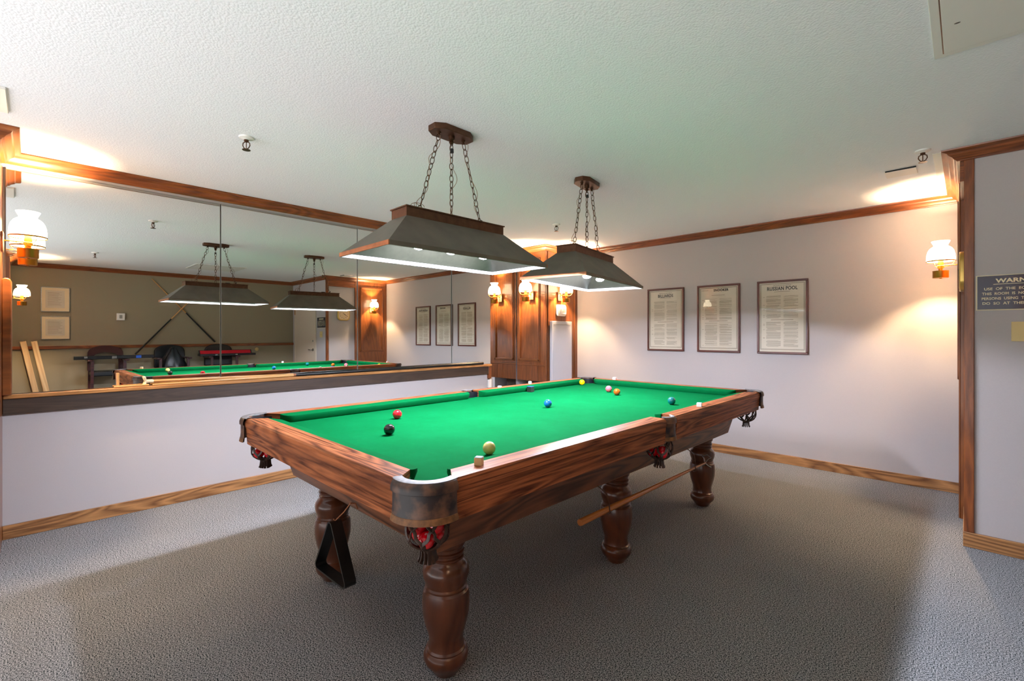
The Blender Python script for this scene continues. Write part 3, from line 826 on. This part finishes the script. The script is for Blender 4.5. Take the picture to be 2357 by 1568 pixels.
# bed with pocket cut-outs
PCO = 0.102
corners = {(1, -1): (X1 - PCO, Y0 + PCO), (1, 1): (X1 - PCO, Y1 - PCO), (-1, 1): (X0 + PCO, Y1 - PCO), (-1, -1): (X0 + PCO, Y0 + PCO)}
mids = {1: (X1 - 0.052, YC), -1: (X0 + 0.052, YC)}
bx0, bx1, by0, by1 = X0 + WD - 0.005, X1 - WD + 0.005, Y0 + WD - 0.005, Y1 - WD + 0.005
bed = []
def arc(c, ang0, ang1, r, n=12):
    return [(min(bx1, max(bx0, c[0] + r * math.cos(math.radians(ang0 + (ang1 - ang0) * i / n)))), min(by1, max(by0, c[1] + r * math.sin(math.radians(ang0 + (ang1 - ang0) * i / n))))) for i in range(n + 1)]
bed += arc(corners[(1, -1)], 195, 75, 0.040)
bed += arc(mids[1], 235, 125, 0.040)
bed += arc(corners[(1, 1)], 285, 165, 0.040)
bed += arc(corners[(-1, 1)], 15, -105, 0.040)
bed += arc(mids[-1], 55, -55, 0.040)
bed += arc(corners[(-1, -1)], 105, -15, 0.040)
MB().prism(bed, ZC - 0.035, ZC).build('bed', M['felt'], tb, O, smooth=False)
# apron frame
MB().taper((-2.57, -1.30, 0.965, 3.69), (-2.615, -1.255, 0.915, 3.745), 0.560, ZB + 0.004).build('apron', M['table_dark'], tb, O, bev=0.003)
# legs
lprof = [(0.0, 0.046), (0.012, 0.054), (0.030, 0.066), (0.045, 0.080), (0.060, 0.0865), (0.075, 0.087), (0.088, 0.082), (0.094, 0.076), (0.100, 0.077), (0.106, 0.070), (0.125, 0.066), (0.150, 0.068), (0.200, 0.083), (0.240, 0.0905), (0.275, 0.092), (0.305, 0.0905), (0.322, 0.087), (0.330, 0.080), (0.338, 0.082), (0.345, 0.078), (0.352, 0.079), (0.362, 0.083), (0.380, 0.089), (0.398, 0.0905), (0.415, 0.087), (0.430, 0.076), (0.438, 0.068), (0.444, 0.066), (0.448, 0.070), (0.454, 0.0705), (0.458, 0.066), (0.464, 0.066), (0.468, 0.071), (0.476, 0.072), (0.480, 0.067), (0.492, 0.068), (0.500, 0.075), (0.515, 0.077), (0.520, 0.077)]
for lx in (-1.457, -2.445):
    for ly in (1.125, 2.360, 3.590):
        MB().lathe([(r, z) for z, r in lprof], (lx, ly, 0), 40).build('leg', M['leg'], tb, O, ang=28)
        MB().box(lx - 0.085, lx + 0.085, ly - 0.085, ly + 0.085, 0.518, 0.548).box(lx - 0.125, lx + 0.125, ly - 0.125, ly + 0.125, 0.546, 0.575).build('leg_block', M['table_dark'], tb, O, bev=0.004)

# pockets
def pocket(c, out_deg, r, span, rin, netc, tassel=True):
    """leather cap with net bag; out_deg direction away from the table"""
    a0, a1 = math.radians(out_deg - span), math.radians(out_deg + span)
    cp = MB()
    prof = [(rin, ZR - 0.004), (rin + 0.004, ZR + 0.002), (r - 0.008, ZR + 0.003), (r - 0.001, ZR - 0.002), (r + 0.004, ZR - 0.016), (r + 0.004, ZR - 0.030), (r - 0.002, ZR - 0.033), (r - 0.002, ZR - 0.075), (r, ZR - 0.100), (r + 0.004, ZR - 0.116), (r - 0.003, ZR - 0.117), (r - 0.008, ZR - 0.075), (r - 0.008, ZR - 0.020), (rin, ZR - 0.016), (rin, ZR - 0.004)]
    cp.lathe(prof, (c[0], c[1], 0), 28, a0, a1)
    ob = cp.build('pocket_leather', M['leather'], tb, O, ang=40)
    # worn metal-looking top plate with horns reaching along the rails
    pl_ = MB(); b1 = math.radians(span * 1.12)
    p2 = [(rin + 0.001, ZR + 0.0005), (rin + 0.006, ZR + 0.0045), (r - 0.014, ZR + 0.005), (r - 0.006, ZR + 0.003), (r - 0.006, ZR + 0.0005)]
    pl_.lathe(p2, (c[0], c[1], 0), 28, math.radians(out_deg) - b1, math.radians(out_deg) + b1)
    pl_.build('top_plate', M['silverleather'], ob, O)
    ed = MB(); ed.lathe([(r - 0.0015, ZR - 0.098), (r + 0.0015, ZR - 0.100), (r + 0.0055, ZR - 0.118), (r - 0.003, ZR - 0.119)], (c[0], c[1], 0), 28, a0, a1)
    ed.build('worn_edge', M['leather_tan'], ob, O)
    # inner throat
    th_ = MB(); th_.lathe([(0.056, ZR - 0.012), (0.054, ZR - 0.07), (0.056, ZR - 0.112), (0.058, ZR - 0.112), (0.056, ZR - 0.07), (0.058, ZR - 0.012)], (netc[0], netc[1], 0), 24, math.radians(out_deg - 95), math.radians(out_deg + 95))
    th_.build('throat', M['black_leather'], ob, O)
    # net
    nt_ = MB()
    zs = [0.768, 0.750, 0.730, 0.708, 0.688, 0.670, 0.657, 0.648]
    rs = [0.052, 0.060, 0.066, 0.068, 0.065, 0.056, 0.040, 0.022]
    k = 7
    import bisect
    def rad(z):
        for i in range(len(zs) - 1):
            if zs[i] >= z >= zs[i + 1]:
                f = (zs[i] - z) / (zs[i] - zs[i + 1]); return rs[i] + (rs[i + 1] - rs[i]) * f
        return rs[-1]
    for j in range(k):
        for d in (-1, 1):
            pts = []
            for i in range(29):
                f = i / 28; z = 0.768 - 0.120 * f
                wob = 0.20 * math.sin(f * 3 * 2 * PI)
                a = 2 * PI * j / k + d * (f * 1.18 + wob * 0.28) + (0 if d > 0 else 0.0)
                rr = rad(z)
                pts.append((netc[0] + rr * math.cos(a), netc[1] + rr * math.sin(a), z))
            nt_.tube(pts, 0.0060, 6, flat=0.4)
    nt_.lathe([(0.050, 0.764), (0.055, 0.768), (0.052, 0.774), (0.048, 0.770), (0.050, 0.764)], (netc[0], netc[1], 0), 24, cap=False)
    nt_.build('pocket_net', M['net'], ob, O, ang=60)
    ts = MB()
    ts.lathe([(0.014, 0.652), (0.024, 0.650), (0.023, 0.642), (0.021, 0.636)], (netc[0], netc[1], 0), 16)
    for j in range(12):
        a = 2 * PI * j / 12 + 0.1
        sp = 0.003 + 0.005 * random.random()
        pts = [(netc[0] + rr * math.cos(a), netc[1] + rr * math.sin(a), z) for rr, z in ((0.020, 0.644), (0.021, 0.630), (0.020 + sp * 0.6, 0.616), (0.023 + sp, 0.604 + 0.004 * random.random()))]
        ts.tube(pts, 0.0068, 6, flat=0.45)
    ts.build('tassel', M['net'], ob, O)
    return ob
for (sx, sy), c in corners.items():
    deg = math.degrees(math.atan2(sy, sx))
    pocket(c, deg, 0.114, 60, 0.074, (c[0] - sx * 0.002, c[1] - sy * 0.002))
for sx, c in mids.items():
    pocket(c, 0 if sx > 0 else 180, 0.066, 62, 0.042, (c[0] - sx * 0.020, c[1]))

# ------------------------------------------------------------------ balls
def ball(name, x, y, z, c, label, cat='ball', group=None):
    o = MB().sphere((0, 0, 0), 0.02625, 32, 18).build(name, ballmat(name + '_finish', c) if not isinstance(c, bpy.types.Material) else c, ang=80)
    o.location = (x, y, z); return tag(o, label, cat, group)
zb = ZC + 0.0263
G = 'snooker balls on the cloth'
ball('snooker_ball', -1.369, 1.273, zb, (196, 178, 104), 'cream white cue ball near the closest corner pocket', group=G)
ball('snooker_ball', -1.977, 1.187, zb, (12, 14, 16), 'black ball on the green cloth at the near left', group=G)
ball('snooker_ball', -2.317, 1.442, zb, (205, 12, 30), 'single red ball lying on the open cloth behind the black ball', group=G)
ball('snooker_ball', -1.969, 2.357, zb, (8, 84, 150), 'blue ball in the middle of the green cloth', group=G)
ball('snooker_ball', -1.441, 3.038, zb, (4, 92, 98), 'teal green ball towards the right far end of the cloth', group=G)
ball('snooker_ball', -1.969, 3.201, zb, (170, 74, 14), 'brown ball just right of the pink ball', group=G)
ball('snooker_ball', -2.126, 3.329, zb, (236, 92, 106), 'pink ball just left of the brown ball', group=G)
ball('snooker_ball', -2.590, 3.600, zb, (240, 186, 0), 'yellow ball against the far left cushion by the corner pocket', group=G)
redm = ballmat('red_ball_finish', (205, 8, 26))
rb = None
def netballs(c, spots, label, group):
    for (a, r, z) in spots:
        ball('snooker_ball', c[0] + r * math.cos(a), c[1] + r * math.sin(a), z, redm, label, group=group)
cn = corners[(1, -1)]
netballs((cn[0] - 0.002, cn[1] + 0.002), [(-PI / 4 + 2 * PI * k / 3, 0.0315, 0.684) for k in range(3)] + [(-PI / 4 + PI / 3 + 2 * PI * k / 3, 0.0320, 0.724) for k in range(3)],
         'red ball held in the leather net of the nearest corner pocket', 'red balls in the nearest corner pocket net')
cn = corners[(-1, -1)]
netballs((cn[0] + 0.002, cn[1] + 0.002), [(0.3 + 2 * PI * k / 3, 0.0315, 0.684) for k in range(3)] + [(0.3 + PI / 3 + 2 * PI * k / 3, 0.0320, 0.724) for k in range(2)],
         'red ball held in the net of the left near corner pocket', 'red balls in the left near corner pocket net')
netballs((mids[1][0] - 0.020, mids[1][1]), [(-0.6 + 2 * PI * k / 3, 0.0315, 0.684) for k in range(3)],
         'red ball held in the net of the right middle pocket', 'red balls in the right middle pocket net')

# ------------------------------------------------------------------ chalk
def chalk(x, y, z, rot, side, top, label, s=0.024, hz=0.022):
    t = thing('chalk_cube', label, 'chalk', (x, y, z), rot, 'cue chalks around the table rails')
    MB().box(-s / 2, s / 2, -s / 2, s / 2, 0, hz - 0.002).build('wrapper', side, t, bev=0.001)
    MB().box(-s / 2 + .001, s / 2 - .001, -s / 2 + .001, s / 2 - .001, hz - 0.002, hz).build('chalk_face', top, t, bev=0.001)
    return t
chalk(-1.163, 1.035, ZR, 0.55, M['chalkside'], M['chalktop'], 'tan chalk cube with grey top on the near right rail', 0.026, 0.027)
chalk(-1.145, 2.780, ZR, 0.3, M['chalkwhite'], M['chalktop'], 'white chalk cube on the right rail beyond the middle pocket', 0.028, 0.024)
chalk(-2.40, 3.86, ZR, 0.2, M['chalkpink'], M['chalkwhite'], 'pale pink chalk cube on the far end rail', 0.03, 0.022)
chalk(-2.735, 3.03, ZR, 0.2, M['chalkwhite'], M['chalkwhite'], 'white chalk cube on the left rail beside a black chalk holder', 0.022, 0.02)
chalk(-2.735, 2.66, ZR, 0.4, M['chalkwhite'], M['chalkpink'], 'flat pinkish chalk piece on the left rail beyond its middle pocket', 0.026, 0.010)
t = chalk(-2.598, 2.885, ZC, 0.1, M['chalkhold'], M['chalkblue'], 'black holder with blue chalk against the left cushion', 0.044, 0.046)

# ------------------------------------------------------------------ cue hanging under the table
rs = thing('cue_rest', 'honey-coloured rest stick hanging by wires under the right side of the table', 'cue rest', (-1.29, 1.775, 0.434))
O = rs.location.copy()
A = Vector((-1.29, 1.775, 0.434)); B = Vector((-1.29, 3.235, 0.424))
MB().tube([A, A + Vector((0, 0.004, 0)), A + (B - A) * 0.5, B], [0.0150, 0.0165, 0.0130, 0.0065], 20).build('shaft', M['honey'], rs, O)
hh = MB()
for s in ((0.03, 0.035), (-0.03, 0.035), (0.03, -0.03), (-0.03, -0.03)):
    hh.tube([B + Vector((0, -0.01, 0)), B + Vector((s[0] * 0.5, 0.015, s[1] * 0.8)), B + Vector((s[0], 0.02, s[1]))], 0.0035, 8)
hh.tube([B + Vector((0.03, 0.02, 0.035)), B + Vector((0, 0.03, 0.05)), B + Vector((-0.03, 0.02, 0.035))], 0.003, 8)
hh.build('metal_head', M['steel'], rs, O)
for i, (y, yt) in enumerate(((2.00, 1.93), (3.02, 2.955))):
    z = 0.434 - 0.010 * (y - 1.775) / 1.46
    pts = [(-1.315, yt, 0.575), (-1.285, yt + 0.005, 0.560), (-1.268, yt + 0.04, 0.525), (-1.268, yt + 0.055, 0.48), (-1.268, y, z - 0.010), (-1.285, y + 0.005, z - 0.020), (-1.306, y + 0.005, z - 0.006)]
    tag(MB().tube(pts, 0.0030, 8).build('wire_hook', M['bronze'], origin=(-1.3, y, 0.5)), ('nearer' if i == 0 else 'farther') + ' bent wire hook holding the rest stick under the table', 'hook', 'wire hooks under the table')
# ------------------------------------------------------------------ triangle rack
tr = MB()
def tri_pts(s, rr):
    R = s / math.sqrt(3); cs = [(R * math.cos(a), R * math.sin(a)) for a in (PI / 2, PI / 2 + 2 * PI / 3, PI / 2 + 4 * PI / 3)]
    out = []
    for i, (cx, cz) in enumerate(cs):
        k = 1 - rr * 2 / R
        a0 = PI / 2 + 2 * PI / 3 * i
        for j in range(7):
            a = a0 - PI / 3 + 2 * PI / 3 * j / 6
            out.append((cx * k + rr * math.cos(a), cz * k + rr * math.sin(a)))
    return out
o_ = tri_pts(0.300, 0.022); i_ = tri_pts(0.274, 0.013)
n = len(o_)
for y in (-0.024, 0.024):
    tr.v += [(a, y, c) for a, c in o_] + [(a, y, c) for a, c in i_]
for k in range(n):
    k2 = (k + 1) % n
    tr.face((k, k2, 2 * n + k2, 2 * n + k), [(0, 0)] * 4)
    tr.face((n + k2, n + k, 3 * n + k, 3 * n + k2), [(0, 0)] * 4)
    tr.face((k2, k, n + k, n + k2), [(0, 0)] * 4)
    tr.face((2 * n + k, 2 * n + k2, 3 * n + k2, 3 * n + k), [(0, 0)] * 4)
to = tag(tr.build('ball_triangle', M['black'], ang=30), 'black plastic ball triangle hanging from a wire under the near end', 'ball rack')
to.location = (-1.895, 0.880, 0.382); to.rotation_euler = (0.0, 0.0, 0.02)
tag(MB().tube([(-1.842, 0.955, 0.575), (-1.842, 0.945, 0.60), (-1.846, 0.925, 0.605), (-1.862, 0.905, 0.57), (-1.888, 0.884, 0.537), (-1.893, 0.880, 0.531), (-1.897, 0.876, 0.540)], 0.0028, 8).build('wire_hook', M['copper'], origin=(-1.85, 0.92, 0.57)), 'copper wire hook from which the black triangle hangs', 'hook', 'wire hooks under the table')

# ------------------------------------------------------------------ cues on the ledge
cu = thing('cue', 'very long cue with black butt lying along the mirror ledge', 'cue', (-4.372, 2.2, 0.925))
O = cu.location.copy()
MB().tube([(-4.362, 3.95, 0.943), (-4.365, 1.66, 0.940)], [0.0165, 0.0145], 16).build('butt', M['black'], cu, O)
MB().tube([(-4.365, 1.66, 0.940), (-4.365, 1.64, 0.940)], 0.0146, 16).build('ferrule', M['copper'], cu, O)
MB().tube([(-4.365, 1.64, 0.940), (-4.366, 0.62, 0.932)], [0.0135, 0.0065], 16).build('shaft', M['ash'], cu, O)
cu2 = thing('cue_rest', 'pale wooden rest with cream cross head lying at the left of the ledge', 'cue rest', (-4.40, 0.9, 0.925))
O = cu2.location.copy()
MB().tube([(-4.392, 0.60, 0.958), (-4.394, 1.95, 0.938)], [0.0085, 0.0110], 14).build('shaft', M['ash'], cu2, O)
xh = MB()
for s in (-1, 1):
    xh.tube([(-4.392 + s * 0.012, 0.575, 0.933), (-4.388, 0.585, 0.958), (-4.388 - s * 0.018, 0.575, 0.993)], 0.0065, 8)
xh.tube([(-4.388, 0.58, 0.958), (-4.392, 0.63, 0.958)], 0.011, 10)
xh.build('cross_head', M['cream'], cu2, O)
tag(MB().tube([(-4.395, 0.425, 0.925), (-4.395, 0.425, 1.030)], 0.0085, 12).build('wooden_dowel', M['ash'], origin=(-4.395, 0.425, 0.925)), 'short upright wooden dowel on the ledge beside the cross head', 'dowel')
tag(MB().tube([(-4.372, 0.40, 0.932), (-4.370, 0.60, 0.932)], 0.0075, 12).build('wooden_dowel', M['ash'], origin=(-4.37, 0.5, 0.925)), 'short wooden dowel lying at the front of the ledge', 'dowel')

# ================================================================== things along the right long wall (seen in the mirror)
def wallpic(z0, z1, label):
    t = thing('framed_picture', label, 'picture', (1.60, 0.35, (z0 + z1) / 2), 0, 'silver-framed notices seen in the mirror')
    O = t.location.copy(); a0, a1 = 0.185, 0.515
    f = MB(); w = 0.008
    f.box(1.575, 1.60, a0, a1, z0, z0 + w).box(1.575, 1.60, a0, a1, z1 - w, z1).box(1.575, 1.60, a0, a0 + w, z0, z1).box(1.575, 1.60, a1 - w, a1, z0, z1)
    f.build('frame', M['steel'], t, O)
    MB().box(1.585, 1.598, a0 + w, a1 - w, z0 + w, z1 - w).build('mount', M['mat'], t, O)
    MB().box(1.583, 1.586, a0 + 0.05, a1 - 0.06, z0 + 0.06, z1 - 0.05).build('sheet', M['paper'], t, O)
    p = MB(); z = z1 - 0.08
    while z > z0 + 0.09:
        p.box(1.5825, 1.5832, a0 + 0.075, a1 - 0.085 - random.random() * 0.05, z - 0.003, z); z -= 0.013
    p.build('fine_print', M['fine'], t, O)
wallpic(1.70, 2.09, 'upper silver-framed notice on the near wall, seen in the mirror')
wallpic(1.26, 1.63, 'lower silver-framed notice on the near wall, seen in the mirror')
t = thing('wall_speaker', 'small white wall box on the near wall, seen in the mirror', 'speaker', (1.6, 1.15, 1.64))
MB().box(-0.05, 0, -0.055, 0.055, -0.06, 0.06).build('case', M['white_pl'], t, bev=0.006)
MB().box(-0.054, -0.049, -0.02, 0.02, -0.03, 0.03).build('front_insert', M['grey_pl'], t, bev=0.004)
def wallcue(y0, z0, y1, z1, label, xw):
    t = thing('cue', label, 'cue', (xw, (y0 + y1) / 2, (z0 + z1) / 2), 0, 'crossed cues hung on the near wall')
    O = t.location.copy(); A = Vector((xw, y0, z0)); B = Vector((xw, y1, z1)); Mx = A.lerp(B, 0.52)
    MB().tube([A, Mx], [0.007, 0.011], 10).build('shaft', M['ash'], t, O)
    MB().tube([Mx, B], [0.0115, 0.015], 10).build('butt', M['black'], t, O)
wallcue(1.58, 2.33, 2.56, 1.19, 'wall cue leaning down to the right in the mirrored view', 1.578)
wallcue(2.42, 2.30, 1.34, 0.99, 'wall cue leaning down to the left in the mirrored view', 1.545)

def stool(loc, label, upholstered):
    t = thing('bar_stool', label, 'bar stool', loc, PI / 2, 'bar stools along the near wall')
    m = M['maho']
    for sx in (-1, 1):
        MB().taper((sx * 0.21 - 0.018, sx * 0.21 + 0.018, -0.235, -0.20), (sx * 0.20 - 0.02, sx * 0.20 + 0.02, -0.22, -0.18), 0, 0.90).build('leg', m, t, bev=0.004)
        MB().taper((sx * 0.21 - 0.018, sx * 0.21 + 0.018, 0.19, 0.225), (sx * 0.20 - 0.02, sx * 0.20 + 0.02, 0.17, 0.21), 0, 0.92).build('leg', m, t, bev=0.004)
        MB().box(sx * 0.225 - 0.03, sx * 0.225 + 0.03, -0.20, 0.23, 0.90, 0.93).build('armrest', m, t, bev=0.01)
    MB().box(-0.20, 0.20, 0.185, 0.21, 0.25, 0.29).box(-0.205, -0.185, -0.21, 0.20, 0.30, 0.33).box(0.185, 0.205, -0.21, 0.20, 0.30, 0.33).build('stretcher', m, t, bev=0.003)
    MB().box(-0.21, 0.21, -0.21, 0.21, 0.66, 0.74).build('seat', M['black_leather'], t, bev=0.02)
    # back
    oo = [(0.23 * math.cos(PI * i / 16), 0.98 + 0.17 * math.sin(PI * i / 16) ** 0.6) for i in range(17)]
    if upholstered:
        MB().prism([(0.23, 0.74)] + oo + [(-0.23, 0.74)], -0.235, -0.175, 'xz').build('backrest', M['black_leather'], t, bev=0.015)
    else:
        ii = [(0.165 * math.cos(PI * i / 16), 0.94 + 0.10 * math.sin(PI * i / 16)) for i in range(17)]
        b = MB(); n = 19
        A_ = [(0.23, 0.74)] + oo + [(-0.23, 0.74)]; B_ = [(0.165, 0.74)] + ii + [(-0.165, 0.74)]
        for y in (-0.225, -0.195): b.v += [(p, y, q) for p, q in A_] + [(p, y, q) for p, q in B_]
        for k in range(n - 1):
            b.face((k, k + 1, n + k + 1, n + k), [(0, 0)] * 4); b.face((2 * n + k + 1, 2 * n + k, 3 * n + k, 3 * n + k + 1), [(0, 0)] * 4)
            b.face((k + 1, k, 2 * n + k, 2 * n + k + 1), [(0, 0)] * 4); b.face((n + k, n + k + 1, 3 * n + k + 1, 3 * n + k), [(0, 0)] * 4)
        b.build('backrest', m, t)
    return t
stool((1.33, 0.95, 0), 'dark bar stool with open arched back, left in the mirror', False)
stool((1.33, 1.83, 0), 'bar stool with black padded back under the black cover, in the mirror', True)
stool((1.33, 2.60, 0), 'bar stool with black padded back holding the red-lined case, in the mirror', True)
t = thing('cue_case', 'long closed black cue case lying across stool arms, in the mirror', 'case', (1.28, 1.06, 0.932))
MB().box(-0.05, 0.05, -0.52, 0.50, 0, 0.055).build('case_body', M['black'], t, bev=0.006)
MB().box(-0.052, -0.049, -0.06, 0.0, 0.008, 0.047).box(-0.052, -0.049, -0.40, -0.36, 0.02, 0.05).build('latch', M['steel'], t)
MB().box(-0.052, -0.049, 0.25, 0.32, 0.005, 0.050).build('blue_label', M['blue_tape'], t)
t = thing('cue_case', 'open cue case with red lining lying across a stool, in the mirror', 'case', (1.26, 2.68, 0.932))
MB().box(-0.10, 0.08, -0.46, 0.46, 0, 0.040).build('case_body', M['black'], t, bev=0.004)
MB().taper((0.065, 0.09, -0.44, 0.44), (0.10, 0.125, -0.44, 0.44), 0.035, 0.105).build('lid', M['black'], t, bev=0.003)
MB().taper((0.058, 0.066, -0.42, 0.42), (0.093, 0.101, -0.42, 0.42), 0.040, 0.098).build('lining', M['red_felt'], t)
MB().box(-0.103, -0.099, -0.22, -0.18, 0.010, 0.028).box(-0.103, -0.099, 0.10, 0.14, 0.010, 0.028).build('latch', M['steel'], t)
# crumpled black cover on the middle stool
bm = MB()
nu, nv = 28, 14
for i in range(nv + 1):
    for j in range(nu):
        a = 2 * PI * j / nu; f = i / nv
        r = (0.165 - 0.14 * f ** 1.5) * (1 + 0.10 * math.sin(5 * a + 3 * f) + 0.06 * math.sin(9 * a - 4 * f))
        bm.v.append((r * 0.85 * math.cos(a) - 0.03, r * 1.15 * math.sin(a), 0.0 + 0.34 * f + 0.015 * math.sin(4 * a)))
for i in range(nv):
    for j in range(nu):
        k = (j + 1) % nu
        bm.face((i * nu + j, i * nu + k, (i + 1) * nu + k, (i + 1) * nu + j), [(0, 0)] * 4)
bm.face([nv * nu + j for j in range(nu)], [(0, 0)] * nu)
o = tag(bm.build('table_cover', M['black_leather'], ang=80), 'crumpled glossy black cover heaped on the middle stool, in the mirror', 'cover')
o.location = (1.29, 1.83, 0.757)
# leaning boards
for k, (yb, zt_) in enumerate(((0.0, 1.22), (0.11, 1.21))):
    o = tag(MB().box(-0.02, 0.0, -0.035, 0.035, 0, 1.25).box(-0.045, -0.02, -0.03, 0.03, 0, 1.24).build('leaning_board', M['board'], bev=0.003),
            ('outer' if k else 'inner') + ' of two pale boards leaning by the wall, seen in the mirror', 'board', 'pale leaning boards')
    o.location = (1.56, 0.20 + 0.12 * k, 0.0); o.rotation_euler = (0.17, -0.01, 0)
tag(MB().lathe([(0.035, 0), (0.035, 0.01), (0.02, 0.015), (0.018, 0.004), (0.001, 0.004)], (0, 0, 0), 18).build('door_stop', M['almond'], ang=40), 'small round door stop on the near wall, seen in the mirror', 'door stop').location = (1.60, 3.30, 1.03)
bpy.data.objects['door_stop'].rotation_euler = (0, -PI / 2, 0)
